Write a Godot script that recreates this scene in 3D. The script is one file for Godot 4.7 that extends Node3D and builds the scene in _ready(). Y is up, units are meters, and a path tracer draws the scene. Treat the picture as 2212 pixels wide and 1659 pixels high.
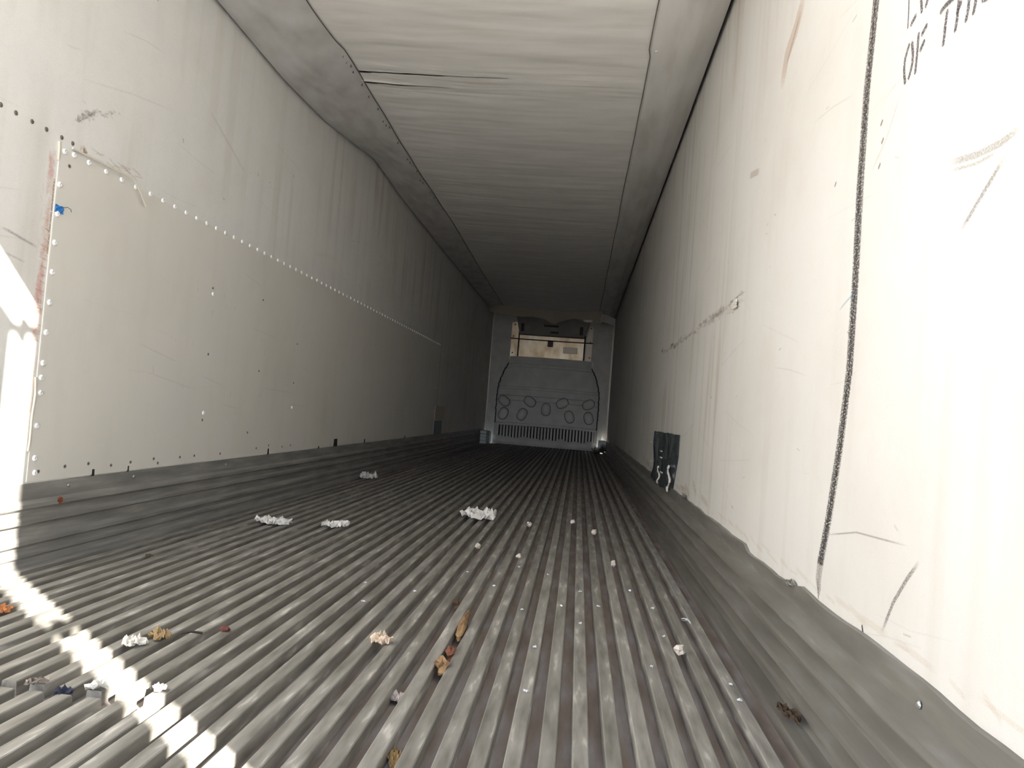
extends Node3D
# The inside of an empty refrigerated trailer, seen from just outside its open rear end.
# x: left wall -1.25, right wall 1.25; y: top of the floor ribs 0; z: rear opening -0.40, front wall -15.53.

const XL := -1.25
const XR := 1.25
const ZR := -0.40
const ZF := -15.53
const LINER_TOP := 2.80
const SCUFF_TOP := 0.285

var names := {}
var rng := RandomNumberGenerator.new()

# ---------------------------------------------------------------- naming and metas
func numbered(called: String) -> String:
	if not names.has(called):
		names[called] = 0
		return called
	names[called] += 1
	return "%s_%03d" % [called, names[called]]

func thing(called: String, label: String, category: String, at := Vector3.ZERO, group := "") -> Node3D:
	var o := Node3D.new()
	o.name = numbered(called)
	add_child(o)
	o.position = at
	o.set_meta("label", label)
	o.set_meta("category", category)
	if group != "":
		o.set_meta("group", group)
	return o

func tag(o: Node3D, label: String, category: String, group := "") -> Node3D:
	o.set_meta("label", label)
	o.set_meta("category", category)
	if group != "":
		o.set_meta("group", group)
	return o

func struct_node(called: String, label: String, category: String) -> Node3D:
	var o := Node3D.new()
	o.name = called
	add_child(o)
	o.set_meta("kind", "structure")
	o.set_meta("label", label)
	o.set_meta("category", category)
	return o

func put(called: String, mesh: Mesh, m: Material, parent: Node = null, at := Vector3.ZERO, turn := Vector3.ZERO) -> MeshInstance3D:
	var o := MeshInstance3D.new()
	o.name = numbered(called) if parent == null else called
	o.mesh = mesh
	o.material_override = m
	o.position = at
	o.rotation = turn
	o.cast_shadow = GeometryInstance3D.SHADOW_CASTING_SETTING_ON
	(self if parent == null else parent).add_child(o, true)
	return o

# ---------------------------------------------------------------- materials
func mat(c: Color, rough := 0.7, metal := 0.0) -> StandardMaterial3D:
	var m := StandardMaterial3D.new()
	m.albedo_color = c
	m.roughness = rough
	m.metallic = metal
	return m

func rgb(r: int, g: int, b: int) -> Color:
	return Color(r / 255.0, g / 255.0, b / 255.0)

func noise(seed_: int, freq: float, oct := 3) -> FastNoiseLite:
	var n := FastNoiseLite.new()
	n.seed = seed_
	n.frequency = freq
	n.noise_type = FastNoiseLite.TYPE_SIMPLEX_SMOOTH
	n.fractal_octaves = oct
	return n

# a tileable picture whose colours run through a list of stops with the noise
func noise_texture(seed_: int, freq: float, oct: int, stops: Array, size := 512) -> ImageTexture:
	var im := noise(seed_, freq, oct).get_seamless_image(size, size)
	var g := Gradient.new()
	g.offsets = PackedFloat32Array(stops.map(func(s): return s[0]))
	g.colors = PackedColorArray(stops.map(func(s): return s[1]))
	var out := Image.create(size, size, false, Image.FORMAT_RGB8)
	for y in size:
		for x in size:
			out.set_pixel(x, y, g.sample(im.get_pixel(x, y).r))
	return ImageTexture.create_from_image(out)

func worldwrap(m: StandardMaterial3D, scale: Vector3) -> StandardMaterial3D:
	m.uv1_triplanar = true
	m.uv1_world_triplanar = true
	m.uv1_scale = scale
	return m

# ---------------------------------------------------------------- mesh helpers
func stool() -> SurfaceTool:
	var st := SurfaceTool.new()
	st.begin(Mesh.PRIMITIVE_TRIANGLES)
	st.set_smooth_group(-1)
	return st

func quad(st: SurfaceTool, a: Vector3, b: Vector3, c: Vector3, d: Vector3) -> void:
	for p: Vector3 in [a, b, c, a, c, d]:
		st.add_vertex(p)

func done(st: SurfaceTool) -> ArrayMesh:
	st.generate_normals()
	return st.commit()

func add_box(st: SurfaceTool, lo: Vector3, hi: Vector3) -> void:
	var p := func(i: int) -> Vector3: return Vector3(hi.x if i & 1 else lo.x, hi.y if i & 2 else lo.y, hi.z if i & 4 else lo.z)
	for f: Array in [[0, 2, 3, 1], [4, 5, 7, 6], [0, 4, 6, 2], [1, 3, 7, 5], [0, 1, 5, 4], [2, 6, 7, 3]]:
		quad(st, p.call(f[3]), p.call(f[2]), p.call(f[1]), p.call(f[0]))

func box(lo: Vector3, hi: Vector3) -> ArrayMesh:
	var st := stool()
	add_box(st, lo, hi)
	return done(st)

# a box centred at the origin with chamfered edges
func chamfer_box(s: Vector3, c: float) -> ArrayMesh:
	var h := s * 0.5
	var pts := PackedVector3Array()
	for i in 8:
		var sg := Vector3(1 if i & 1 else -1, 1 if i & 2 else -1, 1 if i & 4 else -1)
		pts.append(Vector3(h.x, h.y - c, h.z - c) * sg)
		pts.append(Vector3(h.x - c, h.y, h.z - c) * sg)
		pts.append(Vector3(h.x - c, h.y - c, h.z) * sg)
	return hull(pts)

# convex hull of a few points (brute force, flat faces)
func hull(pts: PackedVector3Array) -> ArrayMesh:
	var st := stool()
	var n := pts.size()
	var centre := Vector3.ZERO
	for p in pts:
		centre += p / n
	var done_planes := []
	for i in n:
		for j in range(i + 1, n):
			for k in range(j + 1, n):
				var nr := (pts[j] - pts[i]).cross(pts[k] - pts[i])
				if nr.length() < 1e-9:
					continue
				nr = nr.normalized()
				if nr.dot(pts[i] - centre) < 0:
					nr = -nr
				var d := nr.dot(pts[i])
				var ok := true
				for p in pts:
					if nr.dot(p) > d + 1e-5:
						ok = false
						break
				if not ok:
					continue
				var seen := false
				for q: Plane in done_planes:
					if q.normal.dot(nr) > 0.99999 and absf(q.d - d) < 1e-5:
						seen = true
						break
				if seen:
					continue
				done_planes.append(Plane(nr, d))
				var on := []
				for p in pts:
					if absf(nr.dot(p) - d) < 1e-5:
						on.append(p)
				var c := Vector3.ZERO
				for p: Vector3 in on:
					c += p / on.size()
				var u: Vector3 = (on[0] - c).normalized()
				var v := nr.cross(u)
				on.sort_custom(func(a, b): return atan2(v.dot(a - c), u.dot(a - c)) > atan2(v.dot(b - c), u.dot(b - c)))
				for t in range(1, on.size() - 1):
					st.add_vertex(on[0])
					st.add_vertex(on[t])
					st.add_vertex(on[t + 1])
	return done(st)

# a closed outline in x,y drawn along z from z0 to z1 (z0 > z1), with capped ends
func add_extrude(st: SurfaceTool, outline: PackedVector2Array, z0: float, z1: float) -> void:
	var n := outline.size()
	for i in n:
		var a := outline[i]
		var b := outline[(i + 1) % n]
		quad(st, Vector3(a.x, a.y, z0), Vector3(b.x, b.y, z0), Vector3(b.x, b.y, z1), Vector3(a.x, a.y, z1))
	var tri := Geometry2D.triangulate_polygon(outline)
	for t in range(0, tri.size(), 3):
		for k in 3:
			st.add_vertex(Vector3(outline[tri[t + k]].x, outline[tri[t + k]].y, z1))
		for k in [2, 1, 0]:
			st.add_vertex(Vector3(outline[tri[t + k]].x, outline[tri[t + k]].y, z0))

func extrude(outline: PackedVector2Array, z0: float, z1: float) -> ArrayMesh:
	var st := stool()
	add_extrude(st, outline, z0, z1)
	return done(st)

# a sheet with thickness: rows of points, and the offset of its back
func add_sheet(st: SurfaceTool, rows: Array, back: Vector3, smooth := true) -> void:
	st.set_smooth_group(0 if smooth else -1)
	var nr := rows.size()
	var nc: int = rows[0].size()
	for i in nr - 1:
		for j in nc - 1:
			quad(st, rows[i][j], rows[i][j + 1], rows[i + 1][j + 1], rows[i + 1][j])
	st.set_smooth_group(1 if smooth else -1)
	for i in nr - 1:
		for j in nc - 1:
			quad(st, rows[i + 1][j] + back, rows[i + 1][j + 1] + back, rows[i][j + 1] + back, rows[i][j] + back)
	st.set_smooth_group(-1)
	for i in nr - 1:
		quad(st, rows[i][0], rows[i + 1][0], rows[i + 1][0] + back, rows[i][0] + back)
		quad(st, rows[i + 1][nc - 1], rows[i][nc - 1], rows[i][nc - 1] + back, rows[i + 1][nc - 1] + back)
	for j in nc - 1:
		quad(st, rows[0][j + 1], rows[0][j], rows[0][j] + back, rows[0][j + 1] + back)
		quad(st, rows[nr - 1][j], rows[nr - 1][j + 1], rows[nr - 1][j + 1] + back, rows[nr - 1][j] + back)

func sheet(rows: Array, back: Vector3, smooth := true) -> ArrayMesh:
	var st := stool()
	add_sheet(st, rows, back, smooth)
	return done(st)

# a round cord through points
func add_tube(st: SurfaceTool, pts: Array, r: float, sides := 6, flat := 1.0) -> void:
	var rings := []
	for i in pts.size():
		var d: Vector3 = (pts[mini(i + 1, pts.size() - 1)] - pts[maxi(i - 1, 0)]).normalized()
		var u := d.cross(Vector3.UP if absf(d.y) < 0.9 else Vector3.RIGHT).normalized()
		var v := u.cross(d).normalized()
		var ring := []
		for k in sides:
			var a := TAU * k / sides
			ring.append(pts[i] + u * cos(a) * r + v * sin(a) * r * flat)
		rings.append(ring)
	st.set_smooth_group(0)
	for i in rings.size() - 1:
		for k in sides:
			var k2 := (k + 1) % sides
			quad(st, rings[i][k], rings[i][k2], rings[i + 1][k2], rings[i + 1][k])
	st.set_smooth_group(-1)
	for k in range(1, sides - 1):
		for q in [0, k + 1, k]:
			st.add_vertex(rings[0][q])
		for q in [0, k, k + 1]:
			st.add_vertex(rings[-1][q])

func tube(pts: Array, r: float, sides := 6, flat := 1.0) -> ArrayMesh:
	var st := stool()
	add_tube(st, pts, r, sides, flat)
	return done(st)

# a lathe about the axis +x: list of (x, radius)
func lathe_x(prof: Array, sides := 10) -> ArrayMesh:
	var st := stool()
	st.set_smooth_group(0)
	for i in prof.size() - 1:
		for k in sides:
			var a := TAU * k / sides
			var b := TAU * (k + 1) / sides
			var f := func(p: Vector2, t: float) -> Vector3: return Vector3(p.x, cos(t) * p.y, sin(t) * p.y)
			quad(st, f.call(prof[i], a), f.call(prof[i], b), f.call(prof[i + 1], b), f.call(prof[i + 1], a))
	return done(st)

# a lump: a sphere pushed in and out by noise
func lump(s: Vector3, rough: float, seed_: int, rings := 7, sides := 10, facet := true) -> ArrayMesh:
	var n := noise(seed_, 0.9, 2)
	var rows := []
	for i in rings + 1:
		var t := PI * i / rings
		var row := []
		for k in sides:
			var a := TAU * k / sides
			var d := Vector3(sin(t) * cos(a), cos(t), sin(t) * sin(a))
			row.append(d * s * (1.0 + rough * n.get_noise_3d(d.x * 1.4, d.y * 1.4, d.z * 1.4) * 2.0))
		rows.append(row)
	var st := stool()
	st.set_smooth_group(-1 if facet else 0)
	for i in rings:
		for k in sides:
			quad(st, rows[i][k], rows[i][(k + 1) % sides], rows[i + 1][(k + 1) % sides], rows[i + 1][k])
	return done(st)

# a crumpled bit of film or a dry leaf: an irregular outline, folded, with thickness
func crumple(w: float, d: float, high: float, seed_: int, folds: float, thick := 0.0012, n := 11) -> ArrayMesh:
	var a := noise(seed_, folds, 2)
	var b := noise(seed_ + 7, 0.8, 2)
	var rows := []
	for i in n:
		var row := []
		var u := 2.0 * i / (n - 1) - 1.0
		for j in n:
			var v := 2.0 * j / (n - 1) - 1.0
			# square to disc, then a ragged rim
			var p := Vector2(u * sqrt(1 - v * v / 2), v * sqrt(1 - u * u / 2))
			p *= 1.0 + 0.55 * b.get_noise_2d(p.angle() * 0.9 + 5.0, p.length() * 2.0) * p.length()
			var h := absf(a.get_noise_2d(p.x * 2.0, p.y * 2.0)) * 1.8
			row.append(Vector3(p.x * w * 0.5 + a.get_noise_2d(p.y * 3, p.x * 3 + 9) * w * 0.12, h * high + 0.001, p.y * d * 0.5 + a.get_noise_2d(p.x * 3 + 20, p.y * 3) * d * 0.12))
		rows.append(row)
	return sheet(rows, Vector3(0, -thick, 0), false)

# ---------------------------------------------------------------- painted wall pictures
class Pic:
	var im: Image
	var z0: float
	var length: float
	var top: float
	var high: float
	var grain: FastNoiseLite
	var gx := 1.0
	func px(z: float) -> float: return (z0 - z) / length * im.get_width()
	func py(y: float) -> float: return (top - y) / high * im.get_height()
	func ppm() -> float: return im.get_width() / length
	# one stroke through (z, y) points; width in metres; fray 0..1 breaks it up
	func stroke(pts: Array, width: float, c: Color, fray := 0.3, end_fade := false) -> void:
		var r := maxf(width * ppm() * 0.5, 0.55)
		var q := []
		for p: Array in pts:
			q.append(Vector2(px(p[0]), py(p[1])))
		var total := 0.0
		for i in q.size() - 1:
			total += q[i].distance_to(q[i + 1])
		var gone := 0.0
		var seen := {}
		for i in q.size() - 1:
			var a: Vector2 = q[i]
			var b: Vector2 = q[i + 1]
			var l := a.distance_to(b)
			var steps := int(ceil(l / maxf(r * 0.5, 0.7)))
			for s in steps + 1:
				var c0 := a.lerp(b, float(s) / maxi(steps, 1))
				var along: float = (gone + l * s / maxi(steps, 1)) / maxf(total, 0.001)
				var fade := 1.0
				if end_fade:
					fade = clampf(minf(along, 1 - along) * 5.0, 0.0, 1.0)
				for yy in range(int(floor(c0.y - r - 1)), int(ceil(c0.y + r + 1)) + 1):
					for xx in range(int(floor(c0.x - r - 1)), int(ceil(c0.x + r + 1)) + 1):
						if xx < 0 or yy < 0 or xx >= im.get_width() or yy >= im.get_height():
							continue
						var k := Vector2i(xx, yy)
						var e := clampf(r + 0.5 - c0.distance_to(Vector2(xx + 0.5, yy + 0.5)), 0.0, 1.0)
						if e <= 0:
							continue
						var g := clampf(1.0 - fray + fray * 1.6 * (0.5 + grain.get_noise_2d(xx * gx, yy * 0.8)), 0.0, 1.0)
						var al: float = c.a * e * g * fade
						var had: float = seen.get(k, 0.0)
						if al <= had:
							continue
						var more := (al - had) / maxf(1.0 - had, 0.001)
						seen[k] = al
						im.set_pixel(xx, yy, im.get_pixel(xx, yy).lerp(Color(c.r, c.g, c.b), more))
			gone += l

# many short faint strokes scattered along a path: rubs, glue, splinters
func dabs(p: Pic, pts: Array, spread: Vector2, n: int, len: Vector2, width: Vector2, c: Color) -> void:
	for i in n:
		var t := rng.randf() * (pts.size() - 1)
		var k := int(t)
		var a: Array = pts[k]
		var b: Array = pts[mini(k + 1, pts.size() - 1)]
		var z := lerpf(a[0], b[0], t - k) + rng.randfn() * spread.x
		var y := lerpf(a[1], b[1], t - k) + rng.randfn() * spread.y
		var q := Color(c.r, c.g, c.b, c.a * rng.randf_range(0.4, 1.0))
		p.stroke([[z, y], [z - rng.randf_range(-1, 1) * len.x, y + rng.randf_range(-1, 1) * len.y]], rng.randf_range(width.x, width.y), q, 0.9)

# the cream liner: mottled, with run marks down it and rub marks along it
func liner_picture(w: int, h: int, z0: float, length: float, seed_: int, base: Color, stain: Color, streak: float, rubs: int) -> Pic:
	var p := Pic.new()
	p.z0 = z0
	p.length = length
	p.top = LINER_TOP
	p.high = LINER_TOP - 0.2
	p.grain = noise(seed_ + 3, 0.45, 2)
	var lw := w / 4
	var lh := h / 4
	var low := Image.create(lw, lh, false, Image.FORMAT_RGB8)
	var n1 := noise(seed_, 1.0, 3)
	var n2 := noise(seed_ + 1, 1.0, 4)
	var n3 := noise(seed_ + 2, 1.0, 3)
	for y in lh:
		var wy := p.top - p.high * y / lh
		for x in lw:
			var wz := z0 - length * x / lw
			var run := maxf(n1.get_noise_2d(wz * 7.0, wy * 0.35), 0.0) * (0.5 + n3.get_noise_2d(wz * 0.6, wy * 0.9))
			var mott := n2.get_noise_2d(wz * 1.3, wy * 1.6)
			var fine := n3.get_noise_2d(wz * 14.0 + 40, wy * 14.0)
			var c := base.lerp(stain, clampf(run * streak * 2.2 + maxf(mott, 0.0) * 0.22 + maxf(fine, 0.0) * 0.06, 0.0, 0.8))
			c = c.lerp(Color(0.86, 0.86, 0.87), clampf(-mott, 0.0, 1.0) * 0.25)
			low.set_pixel(x, y, c)
	low.resize(w, h, Image.INTERPOLATE_CUBIC)
	p.im = low
	# fine speckle of the glass-fibre sheet
	var gn := noise(seed_ + 9, 0.6, 2).get_seamless_image(256, 256)
	var tile := Image.create(256, 256, false, Image.FORMAT_RGBA8)
	for y in 256:
		for x in 256:
			var v := gn.get_pixel(x, y).r
			tile.set_pixel(x, y, Color(0.45, 0.41, 0.36, clampf((v - 0.5) * 0.16, 0.0, 0.1)))
	p.im.convert(Image.FORMAT_RGBA8)
	for y in range(0, h, 256):
		for x in range(0, w, 256):
			p.im.blend_rect(tile, Rect2i(0, 0, 256, 256), Vector2i(x, y))
	for i in rubs:
		var z := z0 - rng.randf() * length
		var y := 0.3 + rng.randf() * 1.9
		var l := rng.randf_range(0.08, 0.6)
		var s := rng.randf_range(-0.2, 0.25)
		var dark := rng.randf_range(0.04, 0.16)
		p.stroke([[z, y], [z - l * 0.5, y + l * s * 0.5 + rng.randf_range(-0.01, 0.01)], [z - l, y + l * s]], rng.randf_range(0.001, 0.006), Color(0.42, 0.38, 0.34, dark), 0.9, true)
	for i in rubs:
		var z := z0 - rng.randf() * length
		var y := 0.32 + rng.randf() * 1.6
		p.stroke([[z, y], [z - rng.randf_range(0.004, 0.03), y + rng.randf_range(-0.01, 0.01)]], rng.randf_range(0.002, 0.006), Color(0.4, 0.36, 0.33, rng.randf_range(0.12, 0.4)), 0.8)
	return p

func liner_material(p: Pic) -> StandardMaterial3D:
	var m := mat(Color.WHITE, 0.62)
	m.albedo_texture = ImageTexture.create_from_image(p.im)
	m.metallic_specular = 0.3
	return m

# one length of a side wall, its picture laid over the inner face
func wall_length(x: float, out: float, z0: float, z1: float, top: float) -> ArrayMesh:
	var st := stool()
	var y0 := 0.2
	var pts := [[z0, y0], [z0, top], [z1, top], [z1, y0]]
	var v := []
	for q: Array in pts:
		v.append(Vector3(x, q[1], q[0]))
	var order := [0, 1, 2, 0, 2, 3] if out < 0 else [2, 1, 0, 3, 2, 0]
	for i: int in order:
		st.set_uv(Vector2((z0 - v[i].z) / (z0 - z1), (LINER_TOP - v[i].y) / (LINER_TOP - y0)))
		st.add_vertex(v[i])
	st.set_uv(Vector2(0.5, 0.01))
	var o := Vector3(out, 0, 0)
	quad(st, v[0] + o, v[3] + o, v[2] + o, v[1] + o)
	quad(st, v[0], v[0] + o, v[1] + o, v[1])
	quad(st, v[1], v[1] + o, v[2] + o, v[2])
	quad(st, v[2], v[2] + o, v[3] + o, v[3])
	quad(st, v[3], v[3] + o, v[0] + o, v[0])
	return done(st)

# ================================================================ the scene
func _ready() -> void:
	rng.seed = 4389
	# ---- camera
	var cam := Camera3D.new()
	cam.name = "camera"
	add_child(cam)
	cam.position = Vector3(0.6559, 0.6703, 0.0)
	cam.rotation_order = EULER_ORDER_YXZ
	cam.rotation = Vector3(0.03609, 0.09076, 0.07836)
	cam.fov = 53.68
	cam.near = 0.03
	cam.far = 200
	cam.current = true
	# ---- sky, sun, exposure
	var we := WorldEnvironment.new()
	we.name = "world_environment"
	var env := Environment.new()
	env.background_mode = Environment.BG_SKY
	var sky := Sky.new()
	var sm := ProceduralSkyMaterial.new()
	sm.sky_top_color = Color(0.20, 0.28, 0.40)
	sm.sky_horizon_color = Color(0.97, 0.98, 1.0)
	sm.sky_energy_multiplier = 1.6
	sm.sky_curve = 0.18
	sm.sun_angle_max = 45.0
	sm.ground_bottom_color = Color(0.42, 0.40, 0.37)
	sm.ground_horizon_color = Color(0.62, 0.62, 0.61)
	sky.sky_material = sm
	env.sky = sky
	env.tonemap_mode = Environment.TONE_MAPPER_LINEAR
	env.tonemap_exposure = 2.7
	env.sdfgi_enabled = true
	env.ssao_enabled = true
	env.ssil_enabled = true
	we.environment = env
	add_child(we)
	var sun := DirectionalLight3D.new()
	sun.name = "sun"
	add_child(sun)
	sun.look_at_from_position(Vector3(2.5, 1.8, 2.075), Vector3.ZERO)
	sun.light_color = Color(1.0, 0.97, 0.93)
	sun.light_energy = 5.0
	sun.light_angular_distance = 0.55
	sun.shadow_enabled = true
	sun.directional_shadow_max_distance = 60
	print("setting")
	build_outside()
	build_shell()
	print("floor")
	build_floor()
	print("ceiling")
	build_ceiling()
	print("front")
	build_front()
	print("left wall")
	build_left_wall_things()
	build_right_wall_things()
	print("litter")
	build_litter()
	print("done")

# ---------------------------------------------------------------- yard and rear frame (behind the camera)
func build_outside() -> void:
	var yard := mat(Color.WHITE, 0.9)
	yard.albedo_texture = noise_texture(5, 0.02, 4, [[0.0, rgb(160, 159, 158)], [0.5, rgb(178, 177, 176)], [1.0, rgb(192, 191, 190)]], 256)
	worldwrap(yard, Vector3(0.2, 0.2, 0.2))
	var g := put("ground", box(Vector3(-40, -1.6, -40), Vector3(40, -1.3, 40)), yard)
	g.set_meta("kind", "structure")
	tag(g, "pale concrete yard outside the open trailer doors", "ground")
	var steel := mat(rgb(196, 196, 194), 0.45, 0.4)
	var fr := struct_node("trim_1", "steel frame around the rear opening of the trailer", "frame")
	put("header", box(Vector3(-1.34, 2.695, -0.50), Vector3(1.34, 2.92, ZR)), steel, fr)
	put("post", box(Vector3(-1.34, -0.2, -0.47), Vector3(XL, 2.695, ZR)), steel, fr)
	put("post", box(Vector3(XR, -0.2, -0.47), Vector3(1.33, 2.695, ZR)), steel, fr)
	put("sill", box(Vector3(-1.34, -0.2, -0.47), Vector3(1.34, -0.032, ZR)), steel, fr)
	# the right door stands open at a right angle, leaving a gap at its hinges
	var dr := struct_node("door_1", "white rear trailer door standing open on the right", "door")
	put("door_leaf", box(Vector3(1.27, -0.15, -0.222), Vector3(1.345, 2.715, 0.96)), mat(rgb(214, 212, 206), 0.5), dr)
	var st := stool()
	add_tube(st, [Vector3(1.36, -0.2, 0.62), Vector3(1.36, 2.75, 0.62)], 0.017, 8)
	put("lock_rod", done(st), steel, dr)
	for y: float in [0.28, 1.40, 2.63]:
		var h := stool()
		add_box(h, Vector3(1.262, y - 0.022, -0.41), Vector3(1.272, y + 0.022, -0.10))
		add_tube(h, [Vector3(1.272, y - 0.04, -0.33), Vector3(1.272, y + 0.04, -0.33)], 0.02, 10)
		put("hinge", done(h), steel, dr)

# ---------------------------------------------------------------- walls
func build_shell() -> void:
	var cream := rgb(211, 209, 204)  # right liner tone lowered to offset the strong light on this wall
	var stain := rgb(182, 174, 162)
	# right wall: near length with the marker line and the writing, far length
	var split_r := -3.36
	var a := liner_picture(2048, 1772, ZR, ZR - split_r, 11, cream, stain, 0.20, 26)
	mark_right_wall(a)
	var b := liner_picture(2048, 512, split_r, split_r - ZF, 21, cream, stain, 0.5, 70)
	mark_right_wall_far(b)
	var wr := struct_node("wall_right", "cream glass-fibre side wall of the trailer with a black marker line", "wall")
	put("liner", wall_length(XR, 0.07, ZR, split_r, LINER_TOP), liner_material(a), wr)
	put("liner", wall_length(XR, 0.07, split_r, ZF - 0.07, LINER_TOP), liner_material(b), wr)
	# left wall
	var split_l := -6.36
	var c := liner_picture(2048, 888, ZR, ZR - split_l, 31, rgb(238, 237, 232), rgb(206, 199, 188), 0.30, 50)  # same liner, base lightened to make up for weaker light here
	mark_left_wall(c)
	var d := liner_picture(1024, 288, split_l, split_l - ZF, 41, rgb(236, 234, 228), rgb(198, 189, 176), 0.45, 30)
	var wl := struct_node("wall_left", "cream glass-fibre side wall of the trailer with brown run marks", "wall")
	put("liner", wall_length(XL, -0.07, ZR, split_l, LINER_TOP), liner_material(c), wl)
	put("liner", wall_length(XL, -0.07, split_l, ZF - 0.07, LINER_TOP), liner_material(d), wl)
	# the lower liner sheet lies over the upper one: a lap edge with dull rivets under it
	var lap := c
	var lm := liner_material(lap)
	var st := stool()
	var zs := [ZR, -2.72]
	var y1 := 1.538
	var pts := [Vector3(XL + 0.0025, 0.27, zs[0]), Vector3(XL + 0.0025, y1, zs[0]), Vector3(XL + 0.0025, y1 - 0.002, zs[1]), Vector3(XL + 0.0025, 0.27, zs[1])]
	for i: int in [0, 1, 2, 0, 2, 3]:
		st.set_uv(Vector2((ZR - pts[i].z) / (ZR + 6.36), (LINER_TOP - pts[i].y) / (LINER_TOP - 0.2)))
		st.add_vertex(pts[i])
	var o := Vector3(-0.004, 0, 0)
	quad(st, pts[1], pts[1] + o, pts[2] + o, pts[2])
	quad(st, pts[2], pts[2] + o, pts[3] + o, pts[3])
	quad(st, pts[0], pts[3], pts[3] + o, pts[0] + o)
	put("lower_liner", done(st), lm, wl)
	var dull := mat(rgb(120, 114, 106), 0.5, 0.3)
	var rv := lathe_x([Vector2(0.0, 0.0085), Vector2(0.0015, 0.008), Vector2(0.003, 0.005), Vector2(0.0035, 0.0001)], 9)
	for z: float in [-2.16, -2.226, -2.291, -2.365, -2.434, -2.512, -2.571]:
		put("rivet", rv, dull, wl, Vector3(XL + 0.0025, 1.517, z))
	# metal kick plates along both walls
	kick_plate(struct_node("baseboard_left", "ridged grey metal kick plate along the foot of the left wall", "kick plate"), XL, 1.0)
	kick_plate(struct_node("baseboard_right", "dented grey metal kick plate along the foot of the right wall", "kick plate"), XR, -1.0)

func kick_plate(parent: Node, x: float, s: float) -> void:
	var m := mat(Color.WHITE, 0.45, 0.25)
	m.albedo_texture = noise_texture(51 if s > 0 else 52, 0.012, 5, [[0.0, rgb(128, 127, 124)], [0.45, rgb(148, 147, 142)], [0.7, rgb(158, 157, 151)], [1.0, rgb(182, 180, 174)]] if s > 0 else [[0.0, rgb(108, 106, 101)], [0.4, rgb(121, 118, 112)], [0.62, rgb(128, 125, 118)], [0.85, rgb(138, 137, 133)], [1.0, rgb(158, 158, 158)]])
	worldwrap(m, Vector3(3, 3, 0.35))
	var prof := [[0.013, 0.228], [0.028, 0.216], [0.030, 0.204], [0.013, 0.194], [0.013, 0.170], [0.028, 0.160], [0.028, 0.148], [0.013, 0.140], [0.014, 0.102], [0.031, 0.089], [0.031, 0.077], [0.015, 0.068], [0.016, 0.054], [0.031, 0.044], [0.031, 0.034], [0.017, 0.024], [0.020, 0.010], [0.032, 0.003], [0.075, 0.0]]
	if s < 0:
		prof = [[0.012, 0.232], [0.040, 0.216], [0.043, 0.202], [0.014, 0.186], [0.013, 0.172], [0.036, 0.156], [0.038, 0.146], [0.014, 0.130], [0.014, 0.112], [0.042, 0.095], [0.044, 0.080], [0.016, 0.064], [0.016, 0.056], [0.036, 0.044], [0.036, 0.034], [0.018, 0.022], [0.020, 0.010], [0.032, 0.003], [0.075, 0.0]]
	var n := noise(61 if s > 0 else 62, 1.0, 2)
	var rows := []
	var zs := []
	var z := ZR - 0.02
	while z > ZF + 0.2:
		zs.append(z)
		z -= 0.06 if z > -4.5 else 0.25
	zs.append(ZF + 0.2)
	for zz: float in zs:
		var row := []
		var dent := n.get_noise_1d(zz * 2.2) * 0.006
		var top := SCUFF_TOP
		if s < 0:
			top += n.get_noise_1d(zz * 3.1 + 30) * 0.008 - (0.014 if zz < -2.02 and zz > -2.6 else 0.0)
		row.append(Vector3(x + s * 0.0, top, zz))
		row.append(Vector3(x + s * (0.011 + maxf(dent, -0.003)), top, zz))
		for p: Array in prof:
			row.append(Vector3(x + s * (p[0] + (dent * (0.4 + n.get_noise_2d(zz * 1.5, p[1] * 9.0)) if p[1] > 0.03 else 0.0)), p[1] + (dent * 0.3 if p[1] > 0.03 and p[1] < 0.2 else 0.0), zz))
		row.append(Vector3(x + s * 0.077, -0.031, zz))
		if s > 0:
			row.reverse()
		rows.append(row)
	put("plate", sheet(rows, Vector3(-s * 0.0005, -0.0015, 0), false), m, parent)
	# screw heads in the plate
	var bright := mat(rgb(190, 192, 192), 0.3, 0.8)
	var rv := lathe_x([Vector2(0.0, 0.007), Vector2(0.002, 0.0065), Vector2(0.004, 0.003), Vector2(0.0042, 0.0001)], 9)
	for q: Array in ([[-2.72, 0.262], [-3.14, 0.262], [-4.0, 0.26], [-5.0, 0.225], [-5.6, 0.235], [-1.8, 0.262]] if s > 0 else [[-3.4, 0.22], [-2.75, 0.22], [-1.3, 0.25]]):
		put("screw", rv, bright, parent, Vector3(x + s * 0.0135, q[1], q[0]), Vector3(0, 0 if s > 0 else PI, 0))

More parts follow.
